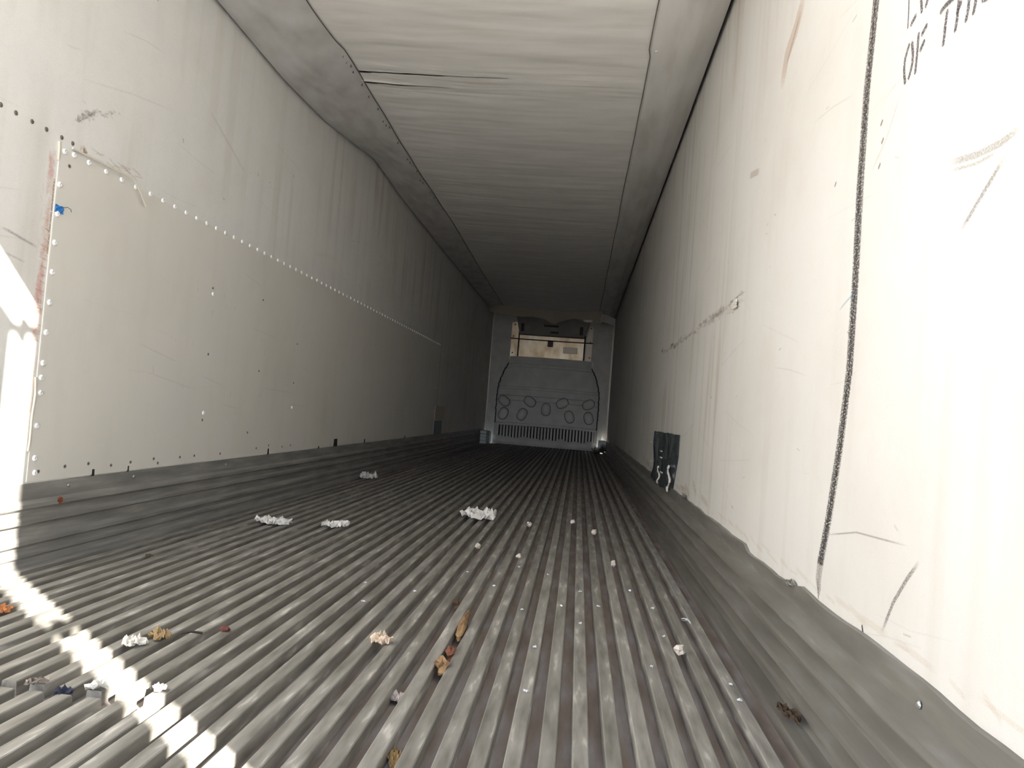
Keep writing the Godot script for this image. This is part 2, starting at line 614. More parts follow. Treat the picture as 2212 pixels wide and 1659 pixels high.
func mark_right_wall(p: Pic) -> void:
	var ink := Color(0.16, 0.14, 0.15, 0.86)
	# the broad marker line, uneven in density
	var line := [[-1.729, 1.72], [-1.732, 1.656], [-1.757, 1.455], [-1.762, 1.243], [-1.754, 1.03], [-1.756, 0.821], [-1.786, 0.654], [-1.833, 0.48], [-1.872, 0.37]]
	p.gx = 0.22
	for k in 9:
		var f := (k - 4) / 4.0
		var part := []
		for q: Array in line:
			part.append([q[0] + f * 0.019 + rng.randf_range(-0.002, 0.002), q[1]])
		p.stroke(part, 0.0075, Color(0.17, 0.16, 0.155, 0.88 - 0.5 * f * f), 0.85 if absf(f) < 0.6 else 1.0)
	p.gx = 1.0
	for k in 5:
		var f := (k - 2) / 2.0
		p.stroke([[-1.870 + f * 0.018, 0.38], [-1.878 + f * 0.016, 0.33], [-1.87 + f * 0.010, 0.290 + 0.02 * absf(f)]], 0.009, Color(0.24, 0.22, 0.20, 0.5 - 0.2 * absf(f)), 1.0)
	# hand writing
	var w := 0.010
	for s: Array in [
		[[-1.535, 1.453], [-1.549, 1.435], [-1.552, 1.416], [-1.548, 1.396], [-1.543, 1.383]],
		[[-1.52, 1.45], [-1.513, 1.427], [-1.513, 1.408], [-1.519, 1.395], [-1.526, 1.385]],
		[[-1.492, 1.453], [-1.493, 1.423], [-1.495, 1.402], [-1.497, 1.383]],
		[[-1.475, 1.447], [-1.459, 1.453]], [[-1.478, 1.418], [-1.466, 1.426]],
		[[-1.4, 1.449], [-1.384, 1.451], [-1.354, 1.448], [-1.317, 1.444]],
		[[-1.376, 1.435], [-1.38, 1.414], [-1.382, 1.394], [-1.384, 1.382]],
		[[-1.333, 1.439], [-1.335, 1.421], [-1.337, 1.4], [-1.341, 1.385]], [[-1.327, 1.423], [-1.337, 1.415]],
		[[-1.297, 1.419], [-1.299, 1.398], [-1.304, 1.383]], [[-1.274, 1.406], [-1.276, 1.393], [-1.28, 1.383]], [[-1.251, 1.388], [-1.239, 1.383]],
		[[-1.529, 1.494], [-1.512, 1.5]], [[-1.491, 1.528], [-1.487, 1.509], [-1.484, 1.496]], [[-1.457, 1.509], [-1.466, 1.497]]]:
		p.stroke(s, w, ink, 0.85)
	p.stroke([[-1.549, 1.563], [-1.546, 1.526], [-1.546, 1.495]], 0.0045, ink, 0.4)
	# rubs, stains and scratches
	p.stroke([[-2.368, 2.011], [-2.431, 1.956], [-2.529, 1.913], [-2.568, 1.837]], 0.07, Color(0.66, 0.55, 0.47, 0.55), 0.9, true)
	p.stroke([[-2.39, 1.98], [-2.46, 1.93], [-2.53, 1.88]], 0.02, Color(0.50, 0.40, 0.34, 0.45), 0.9, true)
	p.stroke([[-1.336, 1.15], [-1.243, 1.132], [-1.176, 1.126], [-1.115, 1.13]], 0.012, Color(0.4, 0.38, 0.36, 0.45), 1.0, true)
	p.stroke([[-1.33, 1.135], [-1.243, 1.118], [-1.176, 1.115]], 0.006, Color(0.4, 0.38, 0.36, 0.4), 1.0, true)
	p.stroke([[-1.282, 1.019], [-1.235, 1.051], [-1.197, 1.076], [-1.161, 1.1]], 0.009, Color(0.38, 0.36, 0.35, 0.6), 0.9, true)
	for q: Array in [[-1.935, 1.302], [-1.651, 1.347], [-1.64, 1.304], [-1.649, 1.253]]:
		p.stroke([q, [q[0] - 0.006, q[1] - 0.005]], 0.007, Color(0.3, 0.26, 0.22, 0.7), 0.4)
	p.stroke([[-2.999, 1.66], [-2.9, 1.64], [-2.836, 1.626]], 0.025, Color(0.55, 0.48, 0.42, 0.5), 0.9, true)
	p.stroke([[-1.841, 0.441], [-1.654, 0.475], [-1.522, 0.482], [-1.409, 0.488]], 0.003, Color(0.45, 0.42, 0.40, 0.6), 0.4, true)
	p.stroke([[-1.496, 0.313], [-1.453, 0.379], [-1.402, 0.432], [-1.361, 0.468]], 0.009, Color(0.25, 0.23, 0.22, 0.6), 0.9, true)
	p.stroke([[-1.593, 0.297], [-1.585, 0.283]], 0.006, Color(0.1, 0.1, 0.1, 0.9), 0.2)
	p.stroke([[-1.74, 1.0], [-1.80, 0.985], [-1.85, 0.97]], 0.006, Color(0.35, 0.5, 0.6, 0.4), 0.8, true)
	p.stroke([[-1.56, 1.37], [-1.62, 1.30], [-1.70, 1.25]], 0.006, Color(0.55, 0.5, 0.46, 0.3), 0.8, true)
	# old tape dirt along the foot of the wall
	for i in 26:
		var z := -0.9 - i * 0.095
		p.stroke([[z, 0.295 + rng.randf() * 0.02], [z - rng.randf_range(0.05, 0.16), 0.30 + rng.randf() * 0.03]], rng.randf_range(0.004, 0.014), Color(0.70, 0.63, 0.52, 0.22), 1.0, true)
	# the near end of the gouge
	var gouge := [[-2.979, 1.200], [-3.08, 1.200], [-3.20, 1.190], [-3.36, 1.185]]
	dabs(p, gouge, Vector2(0.01, 0.004), 50, Vector2(0.05, 0.004), Vector2(0.003, 0.008), Color(0.50, 0.47, 0.42, 0.6))
	dabs(p, [[-3.0, 1.175], [-3.1, 1.168], [-3.36, 1.165]], Vector2(0.02, 0.008), 60, Vector2(0.06, 0.006), Vector2(0.004, 0.012), Color(0.76, 0.75, 0.75, 0.5))
	dabs(p, [[-3.02, 1.150], [-3.2, 1.148]], Vector2(0.02, 0.004), 14, Vector2(0.03, 0.003), Vector2(0.003, 0.006), Color(0.6, 0.52, 0.46, 0.5))

func mark_right_wall_far(p: Pic) -> void:
	var gouge := [[-3.36, 1.185], [-3.5, 1.186], [-3.769, 1.194], [-4.214, 1.188], [-5.01, 1.187]]
	dabs(p, gouge, Vector2(0.03, 0.010), 130, Vector2(0.10, 0.008), Vector2(0.005, 0.016), Color(0.50, 0.45, 0.41, 0.5))
	dabs(p, [[-3.36, 1.165], [-3.6, 1.172], [-3.9, 1.175]], Vector2(0.03, 0.008), 40, Vector2(0.08, 0.006), Vector2(0.006, 0.014), Color(0.78, 0.77, 0.78, 0.5))
	dabs(p, [[-4.95, 1.180], [-5.30, 1.205]], Vector2(0.03, 0.008), 24, Vector2(0.08, 0.010), Vector2(0.008, 0.02), Color(0.26, 0.22, 0.18, 0.6))
	dabs(p, [[-5.5, 1.195], [-5.80, 1.215]], Vector2(0.03, 0.006), 12, Vector2(0.07, 0.008), Vector2(0.008, 0.02), Color(0.28, 0.24, 0.2, 0.55))
	for i in 40:
		var z := -3.4 - rng.randf() * 9.0
		p.stroke([[z, 0.30 + rng.randf() * 0.05], [z - rng.randf_range(0.05, 0.3), 0.31 + rng.randf() * 0.08]], rng.randf_range(0.01, 0.05), Color(0.60, 0.51, 0.39, 0.3), 1.0, true)

func mark_left_wall(p: Pic) -> void:
	# soot coloured rub above the lap
	dabs(p, [[-2.592, 1.612], [-2.606, 1.622]], Vector2(0.005, 0.005), 22, Vector2(0.010, 0.006), Vector2(0.004, 0.010), Color(0.50, 0.46, 0.42, 0.35))
	dabs(p, [[-2.612, 1.632], [-2.650, 1.652], [-2.675, 1.668]], Vector2(0.006, 0.006), 60, Vector2(0.016, 0.006), Vector2(0.003, 0.010), Color(0.47, 0.43, 0.39, 0.35))
	dabs(p, [[-2.675, 1.675], [-2.738, 1.692], [-2.82, 1.730]], Vector2(0.008, 0.005), 40, Vector2(0.018, 0.005), Vector2(0.002, 0.005), Color(0.47, 0.43, 0.39, 0.4))
	# red-brown glue left beside the patch
	dabs(p, [[-2.478, 1.43], [-2.482, 1.204], [-2.485, 1.008], [-2.483, 0.877], [-2.476, 0.746], [-2.482, 0.45]], Vector2(0.011, 0.02), 520, Vector2(0.008, 0.04), Vector2(0.004, 0.014), Color(0.86, 0.73, 0.67, 0.22))
	dabs(p, [[-2.476, 1.42], [-2.478, 1.36]], Vector2(0.008, 0.02), 60, Vector2(0.008, 0.02), Vector2(0.004, 0.012), Color(0.87, 0.66, 0.64, 0.25))
	dabs(p, [[-2.478, 1.05], [-2.476, 0.95], [-2.472, 0.85]], Vector2(0.008, 0.02), 150, Vector2(0.008, 0.02), Vector2(0.004, 0.012), Color(0.86, 0.64, 0.61, 0.25))
	for i in 26:
		var y := 0.78 + rng.randf() * 0.5
		p.stroke([[-2.462 - rng.randf() * 0.02, y], [-2.50, y - 0.006]], 0.003, Color(0.55, 0.45, 0.38, 0.4), 0.6)
	p.stroke([[-2.498, 1.36], [-2.499, 1.1]], 0.006, Color(0.45, 0.36, 0.27, 0.7), 0.9)
	p.stroke([[-2.278, 1.136], [-2.318, 1.131], [-2.45, 1.107]], 0.008, Color(0.55, 0.54, 0.55, 0.6), 0.7, true)
	p.stroke([[-2.30, 1.06], [-2.40, 1.045]], 0.005, Color(0.55, 0.54, 0.55, 0.4), 0.7, true)
	# splintered liner at the lap
	dabs(p, [[-2.630, 1.522], [-2.650, 1.503]], Vector2(0.006, 0.004), 40, Vector2(0.006, 0.010), Vector2(0.003, 0.008), Color(0.54, 0.42, 0.31, 0.4))
	for i in 14:
		var z := -2.65 - rng.randf() * 0.35
		p.stroke([[z, 1.512 + rng.randf() * 0.04], [z - rng.randf_range(0.03, 0.09), 1.505 + rng.randf() * 0.035]], 0.004, Color(0.66, 0.59, 0.50, 0.4), 0.9)
	# pale outline where a sticker was
	for s: Array in [[[-5.13, 1.66], [-5.30, 1.69], [-5.53, 1.708]], [[-5.53, 1.708], [-5.62, 1.68], [-5.717, 1.638], [-5.75, 1.58]]]:
		p.stroke(s, 0.03, Color(0.90, 0.89, 0.84, 0.6), 0.7)
	p.stroke([[-3.52, 2.02], [-3.75, 1.93], [-3.95, 1.85]], 0.016, Color(0.6, 0.56, 0.52, 0.16), 1.0, true)
	for q: Array in [[-3.0, 2.3], [-4.1, 1.9], [-3.3, 1.8], [-4.6, 2.05]]:
		p.stroke([q, [q[0] - 0.004, q[1] - 0.008]], 0.010, Color(0.5, 0.46, 0.42, 0.4), 0.9)

# ---------------------------------------------------------------- floor
func build_floor() -> void:
	var fl := struct_node("floor", "ribbed aluminium trailer floor with dirty grooves between the ribs", "floor")
	var dirt := mat(Color.WHITE, 0.75, 0.25)
	dirt.albedo_texture = noise_texture(71, 0.012, 5, [[0.0, rgb(118, 106, 98)], [0.4, rgb(138, 126, 118)], [0.62, rgb(146, 138, 134)], [1.0, rgb(166, 165, 168)]])
	worldwrap(dirt, Vector3(2.5, 2.5, 0.5))
	put("floor_plate", box(Vector3(-1.32, -0.16, ZF - 0.07), Vector3(1.32, -0.03, ZR - 0.02)), dirt, fl)
	var metals := []
	for i in 4:
		var m := mat(Color.WHITE, 0.5, 0.22)
		var f: float = [0.0, 0.025, -0.03, 0.01][i]
		var c := func(v: int) -> Color: return Color(v / 255.0 + f, v / 255.0 + f - 0.008, v / 255.0 + f - 0.034)
		m.albedo_texture = noise_texture(81 + i, 0.014, 5, [[0.0, c.call(108)], [0.35, c.call(132)], [0.55, c.call(143)], [0.74, c.call(153)], [0.84, c.call(180)], [1.0, c.call(204)]])
		worldwrap(m, Vector3(3.1 + i * 0.3, 3, 0.45 + i * 0.06))
		m.uv1_offset = Vector3(i * 0.37, 0, i * 0.21)
		metals.append(m)
	var t := 0.0165
	var b := 0.0185
	var c := 0.002
	var outline := PackedVector2Array([Vector2(-b, -0.0305), Vector2(-t - 0.0005, -c), Vector2(-t + c, 0), Vector2(t - c, 0), Vector2(t + 0.0005, -c), Vector2(b, -0.0305)])
	var whole := extrude(outline, ZR - 0.03, ZF + 0.12)
	var cut_z := -1.565
	var rear := extrude(outline, ZR - 0.03, cut_z + 0.012)
	var front := extrude(outline, cut_z - 0.014, ZF + 0.12)
	for k in range(-26, 10):
		var x := 0.530 - t + 0.0655 * k
		if x < -1.16 or x > 1.15:
			continue
		var m: Material = metals[(k * 7 + 70) % 4]
		if x < -0.20 and x > -0.62:
			# the floor has been cut across here and the rear lengths sit a little off
			put("rib", front, m, fl, Vector3(x, 0, 0))
			put("rib", rear, m, fl, Vector3(x + 0.017, -0.004, 0))
		else:
			put("rib", whole, m, fl, Vector3(x, 0, 0))

# ---------------------------------------------------------------- ceiling: hard roof, cloth air chute and its side strips
func build_ceiling() -> void:
	var ce := struct_node("ceiling", "pale roof lining of the trailer with a cloth air duct hung below", "ceiling")
	var roof := mat(rgb(222, 219, 211), 0.7)
	put("roof_lining", box(Vector3(-1.32, 2.80, ZF - 0.07), Vector3(1.32, 2.92, -0.45)), roof, ce)
	# side strip on the right: folded sheet with a crease
	var strip := mat(Color.WHITE, 0.55)
	strip.albedo_texture = noise_texture(91, 0.01, 4, [[0.0, rgb(198, 195, 189)], [0.5, rgb(216, 214, 210)], [1.0, rgb(224, 223, 220)]])
	worldwrap(strip, Vector3(1.2, 1.2, 0.22))
	var rows := []
	var n := noise(95, 1.0, 2)
	for i in 121:
		var z := lerpf(-0.51, -15.35, i / 120.0)
		var dx := 0.004 * n.get_noise_1d(z * 0.7) + (0.012 if z > -4.1 else 0.0)
		var dy := 0.008 * n.get_noise_1d(z * 0.9 + 40)
		rows.append([Vector3(0.905 - dx, 2.672, z), Vector3(0.912 - dx, 2.662, z), Vector3(0.95, 2.660 + dy * 0.4, z), Vector3(1.02, 2.652 + dy, z), Vector3(1.10, 2.648 + dy, z), Vector3(1.118, 2.656 + dy, z), Vector3(1.17, 2.678, z), Vector3(1.226, 2.700, z), Vector3(1.231, 2.712, z)])
	put("side_strip", sheet(rows, Vector3(0, 0.003, 0)), strip, ce)
	var rv := lathe_x([Vector2(0.0, 0.009), Vector2(0.003, 0.008), Vector2(0.005, 0.003), Vector2(0.0052, 0.0001)], 8)
	var bright := mat(rgb(225, 222, 214), 0.35, 0.2)
	for z: float in [-3.0, -4.05, -4.98, -5.85, -6.8, -7.8, -8.9, -10.1]:
		put("rivet", rv, bright, ce, Vector3(0.925, 2.659, z), Vector3(0, 0, -PI / 2))
	# left strip: grey sheeting, come loose at the rear end where its outer edge hangs down
	var vinyl := mat(Color.WHITE, 0.6)
	vinyl.albedo_texture = noise_texture(92, 0.012, 5, [[0.0, rgb(182, 180, 175)], [0.45, rgb(202, 200, 196)], [0.7, rgb(209, 208, 205)], [1.0, rgb(217, 217, 217)]])
	worldwrap(vinyl, Vector3(0.9, 0.9, 0.4))
	rows = []
	var w1 := noise(96, 1.0, 3)
	var edge := [[-0.51, 2.525], [-3.4, 2.53], [-4.3, 2.517], [-5.0, 2.55], [-5.6, 2.62], [-6.2, 2.70], [-6.5, 2.695], [-7.2, 2.665], [-9.6, 2.648], [-15.3, 2.665]]
	var seam := [[-0.51, -0.86], [-3.7, -0.868], [-4.08, -0.855], [-4.12, -0.838], [-4.48, -0.836], [-5.08, -0.85], [-6.2, -0.868], [-8.2, -0.86], [-10.7, -0.90], [-15.3, -0.92]]
	for i in 261:
		var z := lerpf(-0.51, -14.9, i / 260.0)
		var ey := sample(edge, z)
		var sx := sample(seam, z)
		var row := []
		for j in 17:
			var f := j / 16.0
			var x := lerpf(-1.226, sx, f)
			var y := lerpf(ey, 2.664, f)
			var slack := sin(f * PI)
			y -= slack * (0.018 + 0.02 * w1.get_noise_2d(z * 0.8, f * 2.0))
			y += slack * 0.012 * w1.get_noise_2d(z * 2.6 + f * 3.0, f * 5.0 + 30)
			# creases fanning from the seam where the sheet was stapled
			y += 0.010 * absf(w1.get_noise_2d((z + f * 0.45) * 5.0, 70.0)) * f
			if j == 0:
				x -= 0.006
				y += 0.012
			row.append(Vector3(x, y, z))
		rows.append(row)
	put("loose_side_strip", sheet(rows, Vector3(0, 0.002, 0)), vinyl, ce)
	# the cloth of the duct
	var cloth := mat(Color.WHITE, 0.85)
	cloth.albedo_texture = noise_texture(93, 0.012, 5, [[0.0, rgb(222, 219, 212)], [0.5, rgb(232, 230, 225)], [1.0, rgb(238, 236, 232)]])
	worldwrap(cloth, Vector3(0.25, 0.5, 1.6))
	var du := tag(thing("air_duct", "", ""), "pale cloth air duct stretched along the middle of the ceiling", "air duct")
	var zs := []
	var z := -0.51
	while z > -14.2:
		zs.append(z)
		z -= 0.008 if (z < -4.30 and z > -4.75) else (0.022 if z > -9.0 else 0.05)
	zs.append(-14.2)
	rows = []
	var w2 := noise(97, 1.0, 3)
	for zz: float in zs:
		var row := []
		var lx := sample(seam, zz) - 0.012
		var sag := 0.012 + 0.05 * smoothstep(-10.0, -14.2, zz)
		for j in 41:
			var f := j / 40.0
			var x := lerpf(lx, 0.93, f)
			var y := 2.670 - sag * sin(f * PI)
			var e := minf(1.0, minf(f, 1.0 - f) * 12.0)
			# folds running across the duct
			var fold := w2.get_noise_2d(zz * 3.2 + x * 0.12, x * 0.35)
			y -= e * (0.007 * fold + 0.0016 * w2.get_noise_2d(zz * 17.0 + x * 0.8, x * 0.9 + 50))
			# gathered pleats by the left seam
			y -= e * exp(-f * 5.0) * 0.006 * w2.get_noise_2d(zz * 13.0 + x * 2.0, 80.0 + x)
			# two torn slits: the cloth gapes between two neighbouring rows
			var wz := zz
			var near_b := clampf(1.0 - absf(zz + 4.60) / 0.11, 0.0, 1.0)
			wz -= (x + 0.60) * 0.10 * near_b * near_b * smoothstep(0.1, -0.35, x)
			wz += 0.006 * sin(x * 13.0) * near_b
			y -= 0.012 * exp(-absf(zz + 4.60) * 30.0) * smoothstep(-0.2, -0.8, x)
			row.append(Vector3(x, y, wz))
		rows.append(row)
	var slit := func(i: int, j: int) -> bool:
		var a: Vector3 = rows[i][j]
		var row_z: float = zs[i]
		var wa := 0.017 * (1.0 - (a.x + 0.84) / 0.95)
		var wb := 0.020 * (1.0 - (a.x + 0.84) / 0.55)
		return (row_z <= -4.44 and row_z > -4.444 - wa and a.x < 0.05) or (row_z <= -4.59 and row_z > -4.594 - wb and a.x < -0.32)
	var cs := stool()
	cs.set_smooth_group(0)
	for i in rows.size() - 1:
		for j in 40:
			if not slit.call(i, j):
				quad(cs, rows[i][j], rows[i][j + 1], rows[i + 1][j + 1], rows[i + 1][j])
	put("cloth", done(cs), cloth, du)
	# seam cord with loose stitches
	var cord := []
	for i in 200:
		var q := lerpf(-0.51, -14.2, i / 199.0)
		cord.append(Vector3(sample(seam, q) + 0.003 * sin(q * 7.0), 2.662, q))
	put("seam_cord", tube(cord, 0.0028, 5), mat(rgb(96, 90, 82), 0.8), du)
	var cord2 := []
	for i in 160:
		var q := lerpf(-0.51, -14.2, i / 159.0)
		cord2.append(Vector3(0.897 - (0.012 if q > -4.1 else 0.0) - 0.004 * n.get_noise_1d(q * 0.7), 2.664, q))
	put("seam_cord", tube(cord2, 0.003, 5), mat(rgb(112, 104, 94), 0.8), du)
	var thread := mat(rgb(84, 62, 78), 0.7)
	for q: float in [-4.22, -4.30, -4.34, -4.42, -4.60, -4.78, -4.98, -5.2, -5.27, -5.31, -5.62, -6.0, -6.08, -6.3, -6.55, -6.62, -6.9, -7.1, -7.5]:
		var x := sample(seam, q) - rng.randf_range(0.0, 0.03)
		put("stitch", tube([Vector3(x, 2.656, q), Vector3(x - 0.008, 2.651, q - 0.012), Vector3(x - 0.006, 2.655, q - 0.03)], 0.0022, 4), thread, du)
	# collar at the front end, sagging in a V towards the cooling unit
	var top := [[-1.20, 2.60], [-0.94, 2.695], [-0.70, 2.690], [-0.367, 2.668], [0.118, 2.604], [0.35, 2.635], [0.59, 2.668], [0.86, 2.70], [0.95, 2.69]]
	var low := [[-1.20, 2.545], [-1.0, 2.52], [-0.615, 2.490], [-0.353, 2.495], [-0.15, 2.47], [0.048, 2.384], [0.25, 2.47], [0.429, 2.514], [0.779, 2.465], [0.95, 2.45]]
	rows = []
	for i in 5:
		var f := i / 4.0
		var row := []
		for j in 45:
			var x := lerpf(-1.20, 0.95, j / 44.0)
			var yt := sample(top, x)
			var yl := sample(low, x)
			row.append(Vector3(x, lerpf(yt, yl, f), -14.2 - 0.16 * f - 0.03 * sin(x * 9.0) * f))
		rows.append(row)
	put("collar", sheet(rows, Vector3(0, 0.001, -0.003)), mat(rgb(178, 171, 156), 0.8), du)
	# torn flap at the collar's right end
	var fl := []
	for i in 4:
		var row := []
		for j in 6:
			row.append(Vector3(0.93 + j * 0.055, 2.62 - i * 0.045 - j * 0.012 + 0.012 * sin(i * 2.0 + j), -14.25 - 0.03 * i + 0.02 * sin(j * 2.0)))
		fl.append(row)
	put("torn_flap", sheet(fl, Vector3(0, 0.001, -0.003)), vinyl, du)
	var foil := mat(rgb(216, 210, 196), 0.2, 0.6)
	put("clip", box(Vector3(0.60, 2.475, -14.27), Vector3(0.78, 2.487, -14.22)), foil, du)
	put("clip", box(Vector3(0.63, 2.452, -14.27), Vector3(0.77, 2.462, -14.22)), foil, du)

func sample(list: Array, t: float) -> float:
	var up: bool = list[-1][0] > list[0][0]
	for i in list.size() - 1:
		var a: Array = list[i]
		var b: Array = list[i + 1]
		if (up and t <= b[0]) or (not up and t >= b[0]):
			return lerpf(a[1], b[1], clampf((t - a[0]) / (b[0] - a[0]), 0.0, 1.0))
	return list[-1][1]

# ---------------------------------------------------------------- front end
func build_front() -> void:
	var wf := struct_node("wall_front", "grey front wall of the trailer behind the air return bulkhead", "wall")
	var grey := mat(Color.WHITE, 0.6)
	grey.albedo_texture = noise_texture(101, 0.01, 4, [[0.0, rgb(206, 202, 195)], [0.5, rgb(216, 214, 209)], [1.0, rgb(222, 222, 220)]])
	worldwrap(grey, Vector3(0.8, 0.8, 0.8))
	# the wall is open at its foot behind the louvres, into the return air duct of the cooling unit
	var wp := stool()
	add_box(wp, Vector3(-1.32, 0.42, ZF - 0.07), Vector3(1.32, 2.85, ZF))
	add_box(wp, Vector3(-1.32, -0.1, ZF - 0.07), Vector3(-0.99, 0.42, ZF))
	add_box(wp, Vector3(0.99, -0.1, ZF - 0.07), Vector3(1.32, 0.42, ZF))
	put("wall_panel", done(wp), grey, wf)
	var dc := stool()
	add_box(dc, Vector3(-1.02, -0.1, ZF - 0.90), Vector3(1.02, 1.25, ZF - 0.87))
	add_box(dc, Vector3(-1.02, -0.1, ZF - 0.87), Vector3(1.02, -0.07, ZF - 0.07))
	add_box(dc, Vector3(-1.02, 1.22, ZF - 0.87), Vector3(1.02, 1.25, ZF - 0.07))
	add_box(dc, Vector3(-1.02, -0.07, ZF - 0.87), Vector3(-0.99, 1.22, ZF - 0.07))
	add_box(dc, Vector3(0.99, -0.07, ZF - 0.87), Vector3(1.02, 1.22, ZF - 0.07))
	put("return_duct", done(dc), mat(rgb(118, 118, 116), 0.7), wf)
	var trim := mat(rgb(206, 202, 192), 0.4, 0.2)
	for s: float in [-1.0, 1.0]:
		put("corner_trim", extrude(PackedVector2Array([Vector2(s * 1.25, 0.2), Vector2(s * 1.222, 0.2), Vector2(s * 1.222, 2.6), Vector2(s * 1.25, 2.6)]), ZF + 0.04, ZF), trim, wf)
	# cooling unit face: stained metal panel, frame bars, cover plate, sensor
	var un := thing("cooling_unit", "tan stained metal cooling unit face above the bulkhead, with dark grey air outlet hood", "cooling unit", Vector3(0, 1.72, ZF))
	var tan := mat(Color.WHITE, 0.40, 0.75)
	tan.albedo_texture = noise_texture(102, 0.008, 5, [[0.0, rgb(196, 172, 140)], [0.42, rgb(228, 208, 178)], [0.65, rgb(238, 222, 196)], [1.0, rgb(246, 238, 222)]])
	worldwrap(tan, Vector3(0.9, 0.5, 0.9))
	var dark := mat(rgb(46, 40, 38), 0.6)
	put("face_panel", box(Vector3(-0.68, 0.0, 0.0), Vector3(0.67, 0.60, 0.02)), tan, un)
	var white := mat(rgb(226, 216, 198), 0.4, 0.2)
	put("side_panel", extrude(PackedVector2Array([Vector2(-0.845, -0.02), Vector2(-0.69, -0.02), Vector2(-0.69, 0.58), Vector2(-0.74, 0.80), Vector2(-0.845, 0.78)]), 0.025, 0.0), tan, un)
	put("side_panel", extrude(PackedVector2Array([Vector2(0.69, 0.02), Vector2(0.82, 0.02), Vector2(0.82, 0.80), Vector2(0.76, 0.80), Vector2(0.69, 0.5)]), 0.025, 0.0), white, un)
	for x: float in [-0.685, 0.665]:
		put("frame_bar", box(Vector3(x - 0.014, 0.0, 0.0), Vector3(x + 0.014, 0.60, 0.035)), dark, un)
	put("cover_plate", chamfer_box(Vector3(0.29, 0.125, 0.02), 0.006), white, un, Vector3(0.384, 0.28, 0.03))
	put("sensor", chamfer_box(Vector3(0.11, 0.115, 0.04), 0.006), mat(rgb(70, 52, 46), 0.5), un, Vector3(-0.032, 0.385, 0.03))
	put("cable", tube([Vector3(-0.86, 0.452, 0.05), Vector3(-0.4, 0.448, 0.055), Vector3(0.2, 0.45, 0.055), Vector3(0.83, 0.455, 0.05)], 0.011, 6), mat(rgb(22, 20, 20), 0.6), un)
	var scr := mat(rgb(90, 80, 70), 0.5, 0.4)
	for q: Array in [[-0.80, 0.16], [-0.80, 0.50], [0.78, 0.16], [0.78, 0.48], [0.78, 0.76], [-0.78, 0.74]]:
		put("bolt", chamfer_box(Vector3(0.025, 0.025, 0.016), 0.004), scr, un, Vector3(q[0], q[1], 0.03))
	# hood
	var hood := mat(Color.WHITE, 0.65)
	hood.albedo_texture = noise_texture(103, 0.012, 4, [[0.0, rgb(140, 138, 132)], [1.0, rgb(160, 158, 152)]], 256)
	worldwrap(hood, Vector3(1, 1, 1))
	var hd := put("outlet_hood", hull(PackedVector3Array([Vector3(-0.66, 0.535, 0.02), Vector3(0.645, 0.535, 0.02), Vector3(-0.66, 0.535, 0.30), Vector3(0.645, 0.535, 0.30), Vector3(-0.74, 0.92, 0.02), Vector3(0.73, 0.92, 0.02), Vector3(-0.74, 0.92, 0.36), Vector3(0.73, 0.92, 0.36)])), hood, un)
	# two small dark stickers with unreadable print, hood catches
	var ink := mat(rgb(26, 24, 32), 0.5)
	put("sticker", box(Vector3(-0.175, 0.70, 0.324), Vector3(0.12, 0.742, 0.337)), ink, hd)
	put("sticker", box(Vector3(-0.035, 0.575, 0.305), Vector3(0.125, 0.618, 0.318)), ink, hd)
	for x: float in [-0.60, 0.585]:
		put("catch", box(Vector3(x - 0.035, 0.58, 0.29), Vector3(x + 0.03, 0.74, 0.345)), dark, hd)
	# return air bulkhead
	var bk := thing("bulkhead", "grey moulded plastic air return bulkhead with nine oval pads and a louvred foot", "bulkhead", Vector3(0, 0, ZF + 0.02))
	var pl := mat(Color.WHITE, 0.48)
	pl.albedo_texture = noise_texture(104, 0.008, 4, [[0.0, rgb(200, 201, 197)], [0.5, rgb(210, 212, 208)], [1.0, rgb(219, 221, 218)]])
	worldwrap(pl, Vector3(0.7, 0.7, 0.7))
	var prof := [[0.385, 1.02, 0.155], [0.40, 1.02, 0.17], [0.43, 1.02, 0.17], [0.445, 1.02, 0.155], [0.60, 1.02, 0.155], [0.86, 1.025, 0.155], [0.885, 1.025, 0.155], [0.90, 1.025, 0.125], [0.985, 1.025, 0.12], [1.0, 1.025, 0.14], [1.12, 1.02, 0.14], [1.13, 1.02, 0.13], [1.17, 1.015, 0.13], [1.18, 1.01, 0.115], [1.30, 0.985, 0.11], [1.42, 0.945, 0.105], [1.52, 0.905, 0.10], [1.58, 0.87, 0.10], [1.595, 0.86, 0.088], [1.64, 0.845, 0.088], [1.66, 0.84, 0.10], [1.80, 0.825, 0.085]]
	var rows := []
	for q: Array in prof:
		var row := []
		for j in 21:
			var f := j / 10.0 - 1.0
			var x: float = f * q[1]
			row.append(Vector3(x, q[0] + 0.012 * (1 - f * f), q[2] - 0.035 * pow(absf(f), 8.0)))
		row.reverse()
		rows.append(row)
	put("shell", sheet(rows, Vector3(0, 0, -0.03), false), pl, bk)
	var tape := mat(rgb(240, 236, 226), 0.4)
	put("tape_bit", box(Vector3(0.838, 1.70, 0.075), Vector3(0.872, 1.79, 0.080)), tape, bk)
	put("tape_bit", box(Vector3(0.845, 1.60, 0.075), Vector3(0.876, 1.68, 0.080)), tape, bk)
	put("tape_bit", box(Vector3(-0.868, 1.72, 0.075), Vector3(-0.846, 1.80, 0.080)), tape, bk)
